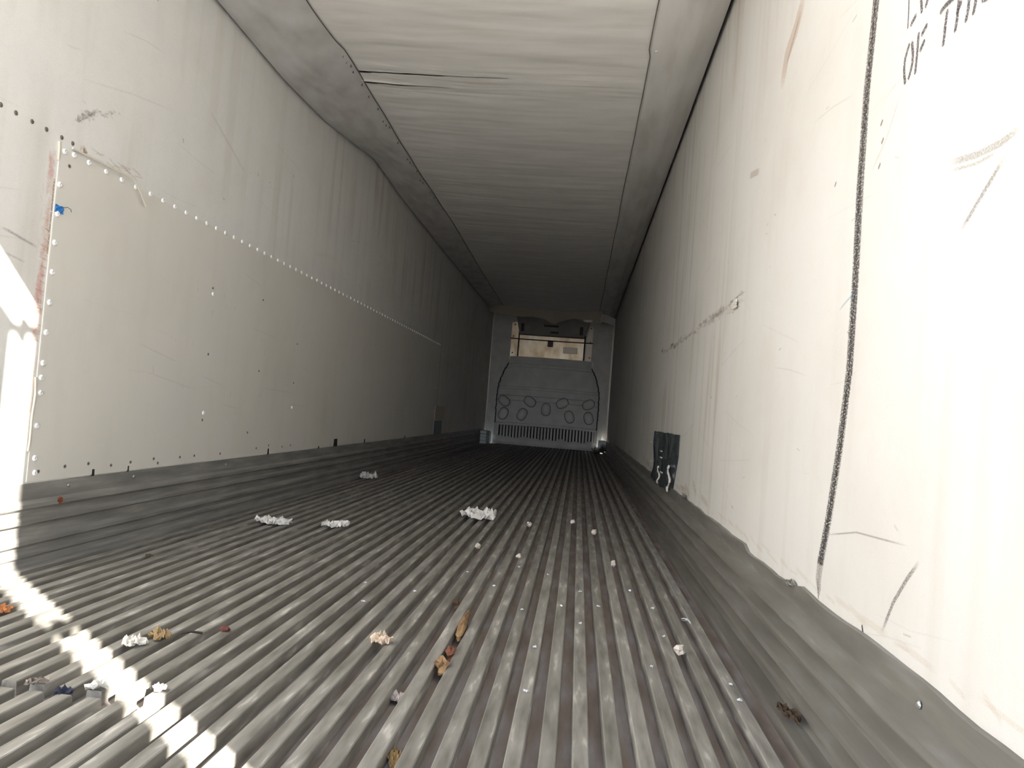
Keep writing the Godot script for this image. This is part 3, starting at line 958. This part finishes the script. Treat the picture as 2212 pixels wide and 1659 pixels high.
	# frame strips the shell is fixed to
	for s: float in [-1.0, 1.0]:
		var pts := PackedVector2Array()
		var inner := []
		for q: Array in [[0.03, 1.05], [0.6, 1.05], [1.1, 1.05], [1.3, 1.02], [1.45, 0.97], [1.6, 0.90]]:
			inner.append(Vector2(s * q[1], q[0]))
		for v: Vector2 in inner:
			pts.append(v)
		pts.append(Vector2(s * 0.97, 1.62))
		pts.append(Vector2(s * 1.06, 1.46))
		pts.append(Vector2(s * 1.13, 1.28))
		pts.append(Vector2(s * 1.14, 1.1))
		pts.append(Vector2(s * 1.14, 0.03))
		put("side_flange", extrude(pts, 0.06, -0.01), pl, bk)
		# dark perished rubber along the shell's edge
		var cord := []
		for i in 40:
			var y := lerpf(0.42, 1.66, i / 39.0)
			var wv := sample([[0.385, 1.03], [0.86, 1.035], [1.12, 1.03], [1.30, 0.995], [1.42, 0.955], [1.52, 0.915], [1.58, 0.88], [1.66, 0.85]], y)
			cord.append(Vector3(s * (wv + rng.randf_range(-0.008, 0.012)), y, 0.10))
		put("edge_rubber", tube(cord, 0.010, 5), dark, bk)
	# oval pads
	var rim := mat(rgb(112, 116, 115), 0.7)  # darker ring, painted shade for the groove round each pad
	for q: Array in [[-0.873, 0.876, -0.6], [-0.349, 0.897, -0.55], [0.305, 0.91, 0.5], [0.833, 0.922, 0.5], [-0.015, 0.762, 1.57], [-0.872, 0.619, 1.15], [-0.49, 0.629, 1.1], [0.467, 0.648, 1.95], [0.853, 0.65, 1.85]]:
		var st := stool()
		st.set_smooth_group(0)
		var prev := []
		for ring: Array in [[1.0, 0.0], [1.0, 0.020], [0.94, 0.030], [0.80, 0.031], [0.74, 0.024], [0.4, 0.026], [0.001, 0.027]]:
			var cur := []
			for k in 24:
				var a := TAU * k / 24
				var v: Vector2 = Vector2(signf(cos(a)) * pow(absf(cos(a)), 0.8) * 0.118, signf(sin(a)) * pow(absf(sin(a)), 0.8) * 0.085) * ring[0]
				v = v.rotated(q[2])
				cur.append(Vector3(v.x, v.y, ring[1]))
			if prev.size():
				for k in 24:
					quad(st, prev[k], cur[k], cur[(k + 1) % 24], prev[(k + 1) % 24])
			prev = cur
		var pad := put("oval_pad", done(st), pl, bk, Vector3(q[0], q[1], 0.148 if q[1] < 0.85 else 0.138))
		var ring_pts := []
		for k in 25:
			var a := TAU * k / 24
			var v: Vector2 = Vector2(signf(cos(a)) * pow(absf(cos(a)), 0.8) * 0.120, signf(sin(a)) * pow(absf(sin(a)), 0.8) * 0.087)
			v = v.rotated(q[2])
			ring_pts.append(Vector3(v.x, v.y, 0.014))
		put("pad_shade_ring", tube(ring_pts, 0.012, 6), rim, pad)
	# louvred foot: bars, bottom rail with bosses
	for i in 31:
		var x := lerpf(-0.965, 0.965, i / 30.0)
		put("louvre_bar", box(Vector3(x - 0.017, 0.12, 0.09), Vector3(x + 0.017, 0.39, 0.135)), pl, bk)
	rows = []
	for i in 6:
		var row := []
		for j in 61:
			var x := lerpf(-1.05, 1.05, j / 60.0)
			var bump := 0.0
			for bx: float in [-0.93, -0.38, 0.33, 0.92]:
				bump = maxf(bump, exp(-pow((x - bx) / 0.09, 4.0)))
			var yt := 0.15 + 0.012 * sin(x * 23.0) + 0.03 * bump
			row.append(Vector3(x, lerpf(0.0, yt, i / 5.0), 0.13 + 0.035 * sin(PI * (0.15 + 0.75 * i / 5.0)) + 0.035 * bump * sin(PI * i / 5.0)))
		row.reverse()
		rows.append(row)
	put("bottom_rail", sheet(rows, Vector3(0, 0, -0.03)), pl, bk)
	# little white fillets in the corners, crumpled foil at the right
	var wh := mat(rgb(214, 222, 222), 0.5)
	for s: float in [-1.0, 1.0]:
		var ct := thing("corner_block", "white plastic block in the foot of the front corner, %s of the bulkhead" % ["left" if s < 0 else "right"], "corner block", Vector3(s * 1.15, 0.0, ZF + 0.28), "corner blocks beside the bulkhead")
		put("lower_block", chamfer_box(Vector3(0.145, 0.10, 0.10), 0.01), wh, ct, Vector3(0, 0.052, 0))
		put("upper_block", chamfer_box(Vector3(0.14, 0.13, 0.09), 0.01), wh, ct, Vector3(0, 0.17, 0))
	var gd := thing("wall_guard", "white ribbed guard at the foot of the left wall before the bulkhead", "wall guard", Vector3(-1.16, 0.0, -14.9))
	for i in 4:
		put("guard_rib", chamfer_box(Vector3(0.13, 0.062, 0.50), 0.012), wh, gd, Vector3(0, 0.033 + i * 0.065, 0))
	var foil := mat(rgb(214, 214, 212), 0.22, 0.9)
	var cf := put("crumpled_foil", crumple(0.26, 0.9, 0.13, 333, 1.4, 0.002, 15), foil, null, Vector3(1.10, 0.001, -14.6), Vector3(0, 0, 0.25))
	tag(cf, "crumpled shiny foil lying at the foot of the right wall by the bulkhead", "foil")

# ---------------------------------------------------------------- things on the left wall
func build_left_wall_things() -> void:
	var z0 := -2.505
	var z1 := -9.93
	var pan := thing("repair_panel", "large pale grey riveted sheet patched over the lower left wall", "wall panel", Vector3(XL + 0.003, 0.29, z0))
	# its picture: fine scratches and small dots
	var p := Pic.new()
	p.z0 = z0
	p.length = z0 - z1
	p.top = 1.485
	p.high = 1.485 - 0.29
	p.grain = noise(205, 0.5, 2)
	var low := Image.create(512, 82, false, Image.FORMAT_RGB8)
	var n := noise(206, 1.0, 4)
	for y in 82:
		for x in 512:
			var a := n.get_noise_2d(x * 0.012, y * 0.014)
			var b := n.get_noise_2d(x * 0.08 + 90, y * 0.02)
			low.set_pixel(x, y, rgb(231, 228, 219).lerp(rgb(216, 212, 202), clampf(maxf(a, 0) * 0.5 + maxf(b, 0) * 0.35, 0, 0.6)).lerp(rgb(229, 227, 226), clampf(-a, 0, 1) * 0.4))
	low.resize(2048, 328, Image.INTERPOLATE_CUBIC)
	p.im = low
	for i in 34:
		var z := z0 - rng.randf() * 6.5
		var y := 0.35 + rng.randf() * 1.05
		var l := rng.randf_range(0.05, 0.5)
		var lightc := rng.randf() < 0.35
		p.stroke([[z, y], [z - l, y - l * rng.randf_range(0.02, 0.2)]], 0.002, Color(0.88, 0.87, 0.84, 0.5) if lightc else Color(0.55, 0.52, 0.48, rng.randf_range(0.06, 0.2)), 0.7, true)
	for i in 40:
		var z := z0 - 0.6 - rng.randf() * 3.0
		var y := 0.6 + rng.randf() * 0.6
		p.stroke([[z, y], [z - 0.003, y - rng.randf_range(0.005, 0.03)]], 0.004, Color(0.45, 0.43, 0.42, rng.randf_range(0.1, 0.3)), 0.8)
	for q: Array in [[-3.691, 1.177], [-4.303, 1.21], [-3.707, 0.84], [-3.708, 0.504], [-4.334, 0.792], [-4.897, 1.006], [-4.253, 0.429], [-4.893, 0.746], [-2.557, 0.325], [-2.697, 0.334], [-2.834, 0.336], [-2.981, 0.32], [-3.117, 0.325], [-3.295, 0.33], [-3.332, 0.308], [-3.523, 0.325], [-3.66, 0.325], [-3.937, 0.322], [-4.393, 0.332], [-4.572, 0.319], [-4.574, 0.342], [-4.792, 0.325], [-4.936, 0.329], [-2.56, 1.43]]:
		p.stroke([q, [q[0] - 0.003, q[1]]], 0.011, Color(0.24, 0.22, 0.21, 0.9), 0.1)
	# the sheet itself, its lower edge nicked
	var st := stool()
	var edge := []
	var nick := [[-2.872, 0.02, 0.022], [-3.108, 0.014, 0.02], [-4.579, 0.03, 0.03], [-5.888, 0.10, 0.055], [-6.71, 0.04, 0.03], [-5.50, 0.03, 0.012], [-8.3, 0.05, 0.02]]
	var z := z0
	while z > z1:
		edge.append(z)
		z -= 0.12
	for k: Array in nick:
		edge.append_array([k[0] + k[1] * 0.5, k[0] + k[1] * 0.48, k[0] - k[1] * 0.4, k[0] - k[1] * 0.5])
	edge.append(z1)
	edge.sort()
	edge.reverse()
	var th := 0.0035
	var lows := []
	for q: float in edge:
		var y := 0.0
		for k: Array in nick:
			if q < k[0] + k[1] * 0.49 and q > k[0] - k[1] * 0.49:
				y = k[2]
		lows.append(y)
	for i in edge.size() - 1:
		var a := Vector3(th, lows[i], edge[i] - z0)
		var b := Vector3(th, lows[i + 1], edge[i + 1] - z0)
		var c := Vector3(th, 1.192, edge[i + 1] - z0)
		var d := Vector3(th, 1.192, edge[i] - z0)
		for v: Vector3 in [a, d, c, a, c, b]:
			st.set_uv(Vector2(-v.z / (z0 - z1), (1.195 - v.y) / 1.195))
			st.add_vertex(v)
		var o := Vector3(-th, 0, 0)
		quad(st, d, d + o, c + o, c)
		quad(st, a, b, b + o, a + o)
	quad(st, Vector3(0, 0, 0), Vector3(0, 1.192, 0), Vector3(th, 1.192, 0), Vector3(th, 0, 0))
	quad(st, Vector3(th, 0, z1 - z0), Vector3(th, 1.192, z1 - z0), Vector3(0, 1.192, z1 - z0), Vector3(0, 0, z1 - z0))
	var pm := mat(Color.WHITE, 0.5)
	pm.albedo_texture = ImageTexture.create_from_image(p.im)
	pm.metallic_specular = 0.4
	put("sheet", done(st), pm, pan)
	var notch_shade := mat(rgb(44, 40, 36), 0.9)  # dark colour standing in for the shade inside the notches
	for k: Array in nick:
		put("notch_shade_plate", box(Vector3(0.0004, -0.004, k[0] - k[1] * 0.5 - z0), Vector3(0.0018, k[2], k[0] + k[1] * 0.5 - z0)), notch_shade, pan)
	var rv := lathe_x([Vector2(0.0, 0.011), Vector2(0.003, 0.0108), Vector2(0.006, 0.008), Vector2(0.007, 0.003), Vector2(0.0035, 0.0025), Vector2(0.0035, 0.0001)], 12)
	var white := mat(rgb(250, 250, 249), 0.3)
	var at := -0.022
	put("rivet", rv, white, pan, Vector3(th, 1.182, at))
	for q: float in [-2.578, -2.662, -2.766, -2.867, -2.965]:
		put("rivet", rv, white, pan, Vector3(th, 1.187, q - z0))
	var zz := -3.072
	while zz > z1:
		put("rivet", rv, white, pan, Vector3(th, 1.189, zz - z0))
		zz -= 0.0992
	for q: Array in [[-2.515, 1.349], [-2.518, 1.245], [-2.52, 1.141], [-2.522, 1.036], [-2.524, 0.928], [-2.522, 0.82], [-2.522, 0.711], [-2.52, 0.659], [-2.524, 0.605], [-2.522, 0.488], [-2.528, 0.374], [-2.536, 0.322]]:
		put("rivet", rv, white, pan, Vector3(th, q[1] - 0.29, q[0] - z0 - 0.004))
	for q: Array in [[-3.697, 1.147], [-3.711, 0.539], [-4.898, 0.582], [-9.85, 1.2], [-9.86, 0.9], [-9.87, 0.6]]:
		put("rivet", rv, white, pan, Vector3(th, q[1] - 0.29, q[0] - z0))
	# bead of sealant, part of it peeled off and hanging
	var seal := mat(rgb(226, 220, 204), 0.45)
	var pts := []
	for q: Array in [[-2.563, 1.499, 0.006], [-2.618, 1.499, 0.007], [-2.706, 1.500, 0.010], [-2.769, 1.499, 0.009], [-2.838, 1.501, 0.010], [-2.892, 1.502, 0.016], [-2.912, 1.497, 0.020], [-2.929, 1.490, 0.022], [-2.950, 1.475, 0.022], [-2.975, 1.458, 0.020], [-3.027, 1.415, 0.016]]:
		pts.append(Vector3(XL + 0.004 + q[2], q[1] - 0.002, q[0]))
	tag(put("sealant_strip", tube(pts, 0.0042, 6), seal), "thin white strip of peeled sealant hanging over the top edge of the riveted panel", "sealant strip")
	var s2 := put("sealant_bead", tube([Vector3(XL + 0.006, 1.498, -2.499), Vector3(XL + 0.007, 1.466, -2.500), Vector3(XL + 0.006, 1.432, -2.501)], 0.006, 6, 0.8), seal)
	tag(s2, "short white sealant bead at the top corner of the riveted panel", "sealant bead")
	var s3 := put("sealant_bead", tube([Vector3(XL + 0.006, 0.66, -2.499), Vector3(XL + 0.009, 0.60, -2.502), Vector3(XL + 0.006, 0.52, -2.500), Vector3(XL + 0.008, 0.44, -2.499), Vector3(XL + 0.005, 0.40, -2.499)], 0.005, 6, 0.8), seal)
	tag(s3, "long white sealant bead on the lower part of the riveted panel's rear edge", "sealant bead")
	# blue tape with a curled thread
	var bt := thing("blue_tape", "small torn scrap of bright blue tape on the riveted panel's edge", "tape", Vector3(XL + 0.0065, 1.262, -2.528))
	var rows := []
	for i in 4:
		var row := []
		for j in 5:
			row.append(Vector3(0.002 + 0.003 * absf(sin(i * 1.7 + j * 1.1)), lerpf(-0.013, 0.014, i / 3.0) + 0.002 * sin(j * 2.3), lerpf(0.021, -0.021, j / 4.0) + 0.002 * sin(i * 3.0)))
		rows.append(row)
	put("tape", sheet(rows, Vector3(-0.001, 0, 0), false), mat(rgb(52, 128, 204), 0.5), bt)
	put("thread", tube([Vector3(0.004, 0.012, -0.018), Vector3(0.008, 0.018, -0.034), Vector3(0.010, 0.014, -0.050), Vector3(0.008, 0.006, -0.056)], 0.0012, 4), mat(rgb(104, 108, 116), 0.6), bt)
	# small patch plates near the front end of the panel
	var pp := thing("patch_plate", "small grey metal plate with a pale strip above it, past the riveted panel's far end", "patch plate", Vector3(XL, 0.27, -10.2))
	put("plate", box(Vector3(0.0, 0.0, -0.30), Vector3(0.012, 0.20, 0.28)), mat(rgb(120, 132, 136), 0.4, 0.5), pp)
	put("upper_strip", box(Vector3(0.0, 0.21, -0.47), Vector3(0.008, 0.40, 0.24)), mat(rgb(206, 198, 184), 0.6), pp)

# ---------------------------------------------------------------- things on the right wall
func build_right_wall_things() -> void:
	var film := mat(rgb(92, 98, 102), 0.16, 0.6)
	var pt := thing("dark_patch", "dark glossy plastic film patch taped to the foot of the right wall", "patch", Vector3(XR, 0.26, -5.1))
	var rows := []
	var n := noise(301, 1.0, 2)
	for i in 15:
		var y := lerpf(0.35, 0.0, i / 14.0)
		var row := []
		for j in 41:
			var f := j / 40.0
			var wz := lerpf(-0.56, 0.62, f) if i < 5 else lerpf(-0.80, 0.42 + 0.10 * (1.0 - y / 0.25), f)
			if i >= 5:
				wz = lerpf(lerpf(-0.56, -0.80, (i - 5) / 9.0), lerpf(0.62, 0.46, (i - 5) / 9.0), f)
			var fold := absf(n.get_noise_2d(wz * 5.0, y * 1.2)) * 0.05 + 0.018 * maxf(0.0, sin(wz * 13.0 + 0.6)) * (1.0 - y / 0.5)
			row.append(Vector3(-0.005 - fold * clampf(minf(f, 1 - f) * 10, 0, 1), y + 0.006 * n.get_noise_1d(wz * 9.0) * (1.0 if i == 0 else 0.0), wz))
		rows.append(row)
	put("film", sheet(rows, Vector3(0.004, 0, 0)), film, pt)
	var torn := mat(rgb(226, 222, 214), 0.5)
	for q: Array in [[0.47, 0.16, 0.0, 0.014], [-0.10, 0.12, 0.0, 0.012]]:
		var pts := []
		for i in 12:
			var f := i / 11.0
			pts.append(Vector3(-0.035 - 0.008 * sin(f * 9.0), lerpf(q[1], q[2] + 0.01, f), q[0] + 0.05 * f + 0.02 * sin(f * 11.0)))
		put("torn_edge", tube(pts, q[3] * 0.55, 5, 0.7), torn, pt)
	for q: Array in [[-0.62, 0.265], [0.12, 0.19], [0.10, 0.23], [-0.52, 0.13], [0.2, 0.10]]:
		put("staple", box(Vector3(-0.05, q[1] - 0.003, q[0] - 0.05), Vector3(-0.044, q[1] + 0.003, q[0] + 0.05)), torn, pt)
	# torn flakes along the gouge
	var fl := put("liner_flake", crumple(0.035, 0.12, 0.006, 307, 1.5), mat(rgb(214, 210, 202), 0.6), null, Vector3(XR - 0.004, 1.165, -3.10), Vector3(0, 0, PI / 2))
	tag(fl, "peeled flake of wall skin at the near end of the gouge on the right wall", "flake")
	# bent tag on top of the right kick plate
	var nb := put("bent_tab", crumple(0.03, 0.09, 0.02, 309, 1.2, 0.002, 6), mat(rgb(150, 148, 140), 0.4, 0.5), null, Vector3(XR - 0.012, 0.290, -4.07), Vector3(0, 0, 0.6))
	tag(nb, "small bent metal tab on the upper edge of the right kick plate", "metal tab")
	var nb2 := put("bent_tab", crumple(0.02, 0.06, 0.014, 311, 1.2, 0.002, 6), mat(rgb(150, 148, 140), 0.4, 0.5), null, Vector3(XR - 0.010, 0.276, -2.06), Vector3(0, 0, 0.6))
	tag(nb2, "nicked metal edge at the foot of the black marker line", "metal tab")

# ---------------------------------------------------------------- litter on the floor
func build_litter() -> void:
	var film := mat(rgb(224, 222, 216), 0.35)
	film.metallic_specular = 0.6
	for q: Array in [
		[0.082, -4.66, 0.16, 0.24, 0.055, 401, "largest crumpled clump of whitish plastic film in the middle of the floor"],
		[-0.864, -3.80, 0.12, 0.14, 0.03, 402, "flat scrap of whitish plastic film on the left of the floor"],
		[-0.549, -3.88, 0.10, 0.14, 0.03, 403, "scrap of whitish plastic film between the big clump and the leftmost scrap"],
		[-1.10, -6.4, 0.12, 0.2, 0.04, 404, "farthest scrap of whitish film beside the left kick plate"]]:
		var o := put("plastic_scrap", crumple(q[2], q[3], q[4], q[5], 1.6, 0.0015, 15), film, null, Vector3(q[0], 0.003, q[1]), Vector3(0, q[5] * 0.7, 0))
		tag(o, q[6], "plastic scrap", "scraps of plastic film")
	var stone := mat(rgb(205, 196, 186), 0.8)
	for q: Array in [
		[0.412, -4.52, 0.021, "pale round pebble right of the largest plastic clump"],
		[0.668, -4.78, 0.020, "pale pebble lying farthest of the pebbles, in a groove"],
		[0.794, -4.45, 0.021, "white pointed pebble rightmost of the far pebbles"],
		[0.217, -3.666, 0.016, "small pale pebble nearer than the largest plastic clump"],
		[0.430, -3.515, 0.015, "white pebble beside a brown crumb in mid floor"],
		[0.863, -3.55, 0.017, "grey pebble on the right ribs beyond the clear curl"],
		[0.999, -2.291, 0.020, "whitish three-cornered chip on the near right ribs"]]:
		var o := put("pebble", lump(Vector3(q[2] * 0.8, q[2] * 0.75, q[2]), 0.35, int(absf(q[1]) * 100), 5, 7), stone, null, Vector3(q[0], q[2] * 0.62, q[1]))
		tag(o, q[3], "pebble", "pale pebbles on the floor")
	# bark and twigs
	var bark := mat(Color.WHITE, 0.85)
	bark.albedo_texture = noise_texture(411, 0.03, 4, [[0.0, rgb(78, 56, 38)], [0.5, rgb(128, 100, 68)], [1.0, rgb(164, 138, 102)]], 128)
	worldwrap(bark, Vector3(9, 9, 3))
	var red := mat(rgb(122, 78, 58), 0.85)
	tag(put("bark_strip", lump(Vector3(0.012, 0.012, 0.125), 0.45, 412, 9, 8, false), bark, null, Vector3(0.349, 0.0, -2.36), Vector3(0.03, 0.03, 0)), "long tan strip of bark lying in a floor groove", "bark")
	tag(put("bark_piece", lump(Vector3(0.013, 0.012, 0.05), 0.5, 413, 7, 8), red, null, Vector3(0.357, -0.006, -2.10), Vector3(0, 0.1, 0)), "reddish broken piece of bark nearer than the tan strip", "bark")
	tag(put("bark_piece", lump(Vector3(0.017, 0.014, 0.035), 0.6, 414, 7, 8), bark, null, Vector3(0.352, 0.0, -1.97), Vector3(0, 0.3, 0.2)), "stubby tan end of bark in the same groove", "bark")
	tag(put("bark_crumb", lump(Vector3(0.011, 0.008, 0.014), 0.5, 415, 5, 7), mat(rgb(70, 44, 28), 0.9), null, Vector3(0.285, -0.006, -2.63)), "small dark brown crumb beyond the tan bark strip", "crumb")
	# leaves and papers
	var leaf := mat(rgb(158, 134, 96), 0.8)
	var paper := mat(rgb(214, 210, 200), 0.8)
	tag(put("paper_shred", crumple(0.05, 0.055, 0.022, 421, 1.1), mat(rgb(208, 188, 166), 0.8), null, Vector3(0.158, 0.002, -2.10), Vector3(0, 0.6, 0)), "curled pinkish shred of paper left of the bark strip", "paper")
	tag(put("dry_leaf", crumple(0.05, 0.06, 0.022, 422, 1.0), leaf, null, Vector3(-0.396, 0.002, -1.94), Vector3(0, 0.8, 0)), "curled tan leaf beyond the sunlit strip", "leaf")
	tag(put("paper_shred", crumple(0.05, 0.055, 0.02, 423, 1.2), paper, null, Vector3(-0.432, 0.002, -1.875), Vector3(0, 0.3, 0)), "torn white paper shred at the edge of the sunlit strip", "paper")
	tag(put("twig", tube([Vector3(-0.365, 0.006, -1.985), Vector3(-0.343, 0.010, -1.995), Vector3(-0.315, 0.005, -2.008)], 0.0035, 5), mat(rgb(52, 44, 42), 0.8)), "short dark twig lying across two ribs", "twig")
	tag(put("bark_crumb", lump(Vector3(0.016, 0.008, 0.011), 0.5, 424, 5, 7), mat(rgb(92, 50, 44), 0.9), null, Vector3(-0.275, 0.005, -2.06)), "small dark red crumb right of the twig", "crumb")
	tag(put("dry_leaf", crumple(0.03, 0.10, 0.014, 425, 1.2), mat(rgb(66, 52, 38), 0.85), null, Vector3(1.195, 0.012, -1.86), Vector3(0, 0.15, 0.12)), "dark curled leaf at the foot of the right kick plate", "leaf")
	tag(put("dry_leaf", crumple(0.03, 0.085, 0.012, 426, 1.0), mat(rgb(150, 126, 84), 0.8), null, Vector3(0.352, -0.024, -1.475), Vector3(0, 0.2, 0)), "narrow tan leaf in the groove nearest the camera", "leaf")
	tag(put("bark_crumb", lump(Vector3(0.006, 0.005, 0.008), 0.5, 427, 5, 7), mat(rgb(50, 40, 34), 0.9), null, Vector3(0.362, -0.024, -1.53)), "tiny dark crumb beyond the nearest leaf", "crumb")
	tag(put("paper_shred", crumple(0.04, 0.05, 0.010, 428, 1.1), mat(rgb(196, 186, 178), 0.8), null, Vector3(0.285, -0.022, -1.78), Vector3(0, 0.4, 0)), "greyish paper shred in a groove left of the stubby bark", "paper")
	tag(put("orange_scrap", crumple(0.05, 0.05, 0.012, 429, 1.0), mat(rgb(186, 122, 72), 0.7), null, Vector3(-0.905, 0.001, -2.02)), "orange scrap at the left edge, nearer than the sunlit strip", "scrap")
	tag(put("bark_crumb", lump(Vector3(0.012, 0.006, 0.02), 0.5, 430, 5, 7), mat(rgb(86, 74, 62), 0.9), null, Vector3(-0.957, 0.004, -2.83)), "greyish crumb on the ribs near the left kick plate", "crumb")
	tag(put("bark_crumb", lump(Vector3(0.008, 0.012, 0.016), 0.5, 431, 5, 7), mat(rgb(140, 80, 52), 0.9), null, Vector3(XL + 0.028, 0.212, -2.66)), "rust coloured crumb on the ridge of the left kick plate", "crumb")
	# bits caught where the floor is cut
	tag(put("metal_shred", crumple(0.05, 0.035, 0.014, 441, 1.2, 0.002, 7), mat(rgb(200, 198, 190), 0.4, 0.5), null, Vector3(-0.335, 0.004, -1.588), Vector3(0, 0.4, 0.1)), "bent metal shred on the cut across the ribs, beside the sunlit strip", "metal shred", "metal shreds at the floor cut")
	tag(put("metal_shred", crumple(0.05, 0.03, 0.012, 442, 1.2, 0.002, 7), mat(rgb(120, 112, 104), 0.4, 0.5), null, Vector3(-0.470, 0.003, -1.575), Vector3(0, 0.2, 0.1)), "dark bent metal shred at the left end of the cut across the ribs", "metal shred", "metal shreds at the floor cut")
	tag(put("rag_scrap", crumple(0.035, 0.035, 0.02, 443, 1.5, 0.002, 8), mat(rgb(40, 44, 62), 0.8), null, Vector3(-0.40, -0.012, -1.566)), "dark blue rag scrap wedged in the cut across the ribs", "rag")
	tag(put("paper_shred", crumple(0.03, 0.03, 0.010, 444, 1.2, 0.0015, 7), paper, null, Vector3(-0.212, 0.002, -1.62)), "small white paper bit inside the sunlit strip", "paper")
	# clear curls and chips
	var clear := mat(rgb(214, 218, 222), 0.2)
	var curl := []
	for i in 14:
		var a := i * 0.5
		curl.append(Vector3(1.064 + 0.012 * cos(a), 0.006 + 0.010 * (1.0 + sin(a * 0.9)) * 0.8, -2.60 - i * 0.006))
	tag(put("plastic_curl", tube(curl, 0.002, 5), clear), "thin clear plastic curl on the right ribs", "plastic curl")
	var chip_spots := [[1.10, -2.06], [1.125, -1.95], [0.877, -2.139], [0.62, -2.7], [0.70, -2.95], [0.52, -2.6], [0.55, -2.2], [0.74, -2.5], [0.80, -2.75], [0.40, -2.9], [0.15, -2.7], [0.02, -2.5], [-0.05, -2.75], [0.22, -3.1], [0.60, -3.2], [0.93, -3.05], [1.0, -2.8], [0.97, -2.45], [0.55, -1.85], [0.45, -3.3]]
	for i in chip_spots.size():
		var q: Array = chip_spots[i]
		var o := put("plastic_chip", crumple(0.009, 0.013, 0.005, 460 + i, 1.3, 0.001, 5), clear, null, Vector3(snap_rib(q[0]), 0.0015, q[1]), Vector3(0, i * 1.3, 0))
		tag(o, "tiny whitish plastic chip scattered on the rib tops", "plastic chip", "tiny chips on the ribs")

# nearest rib centre to x
func snap_rib(x: float) -> float:
	return 0.5135 + 0.0655 * roundf((x - 0.5135) / 0.0655)
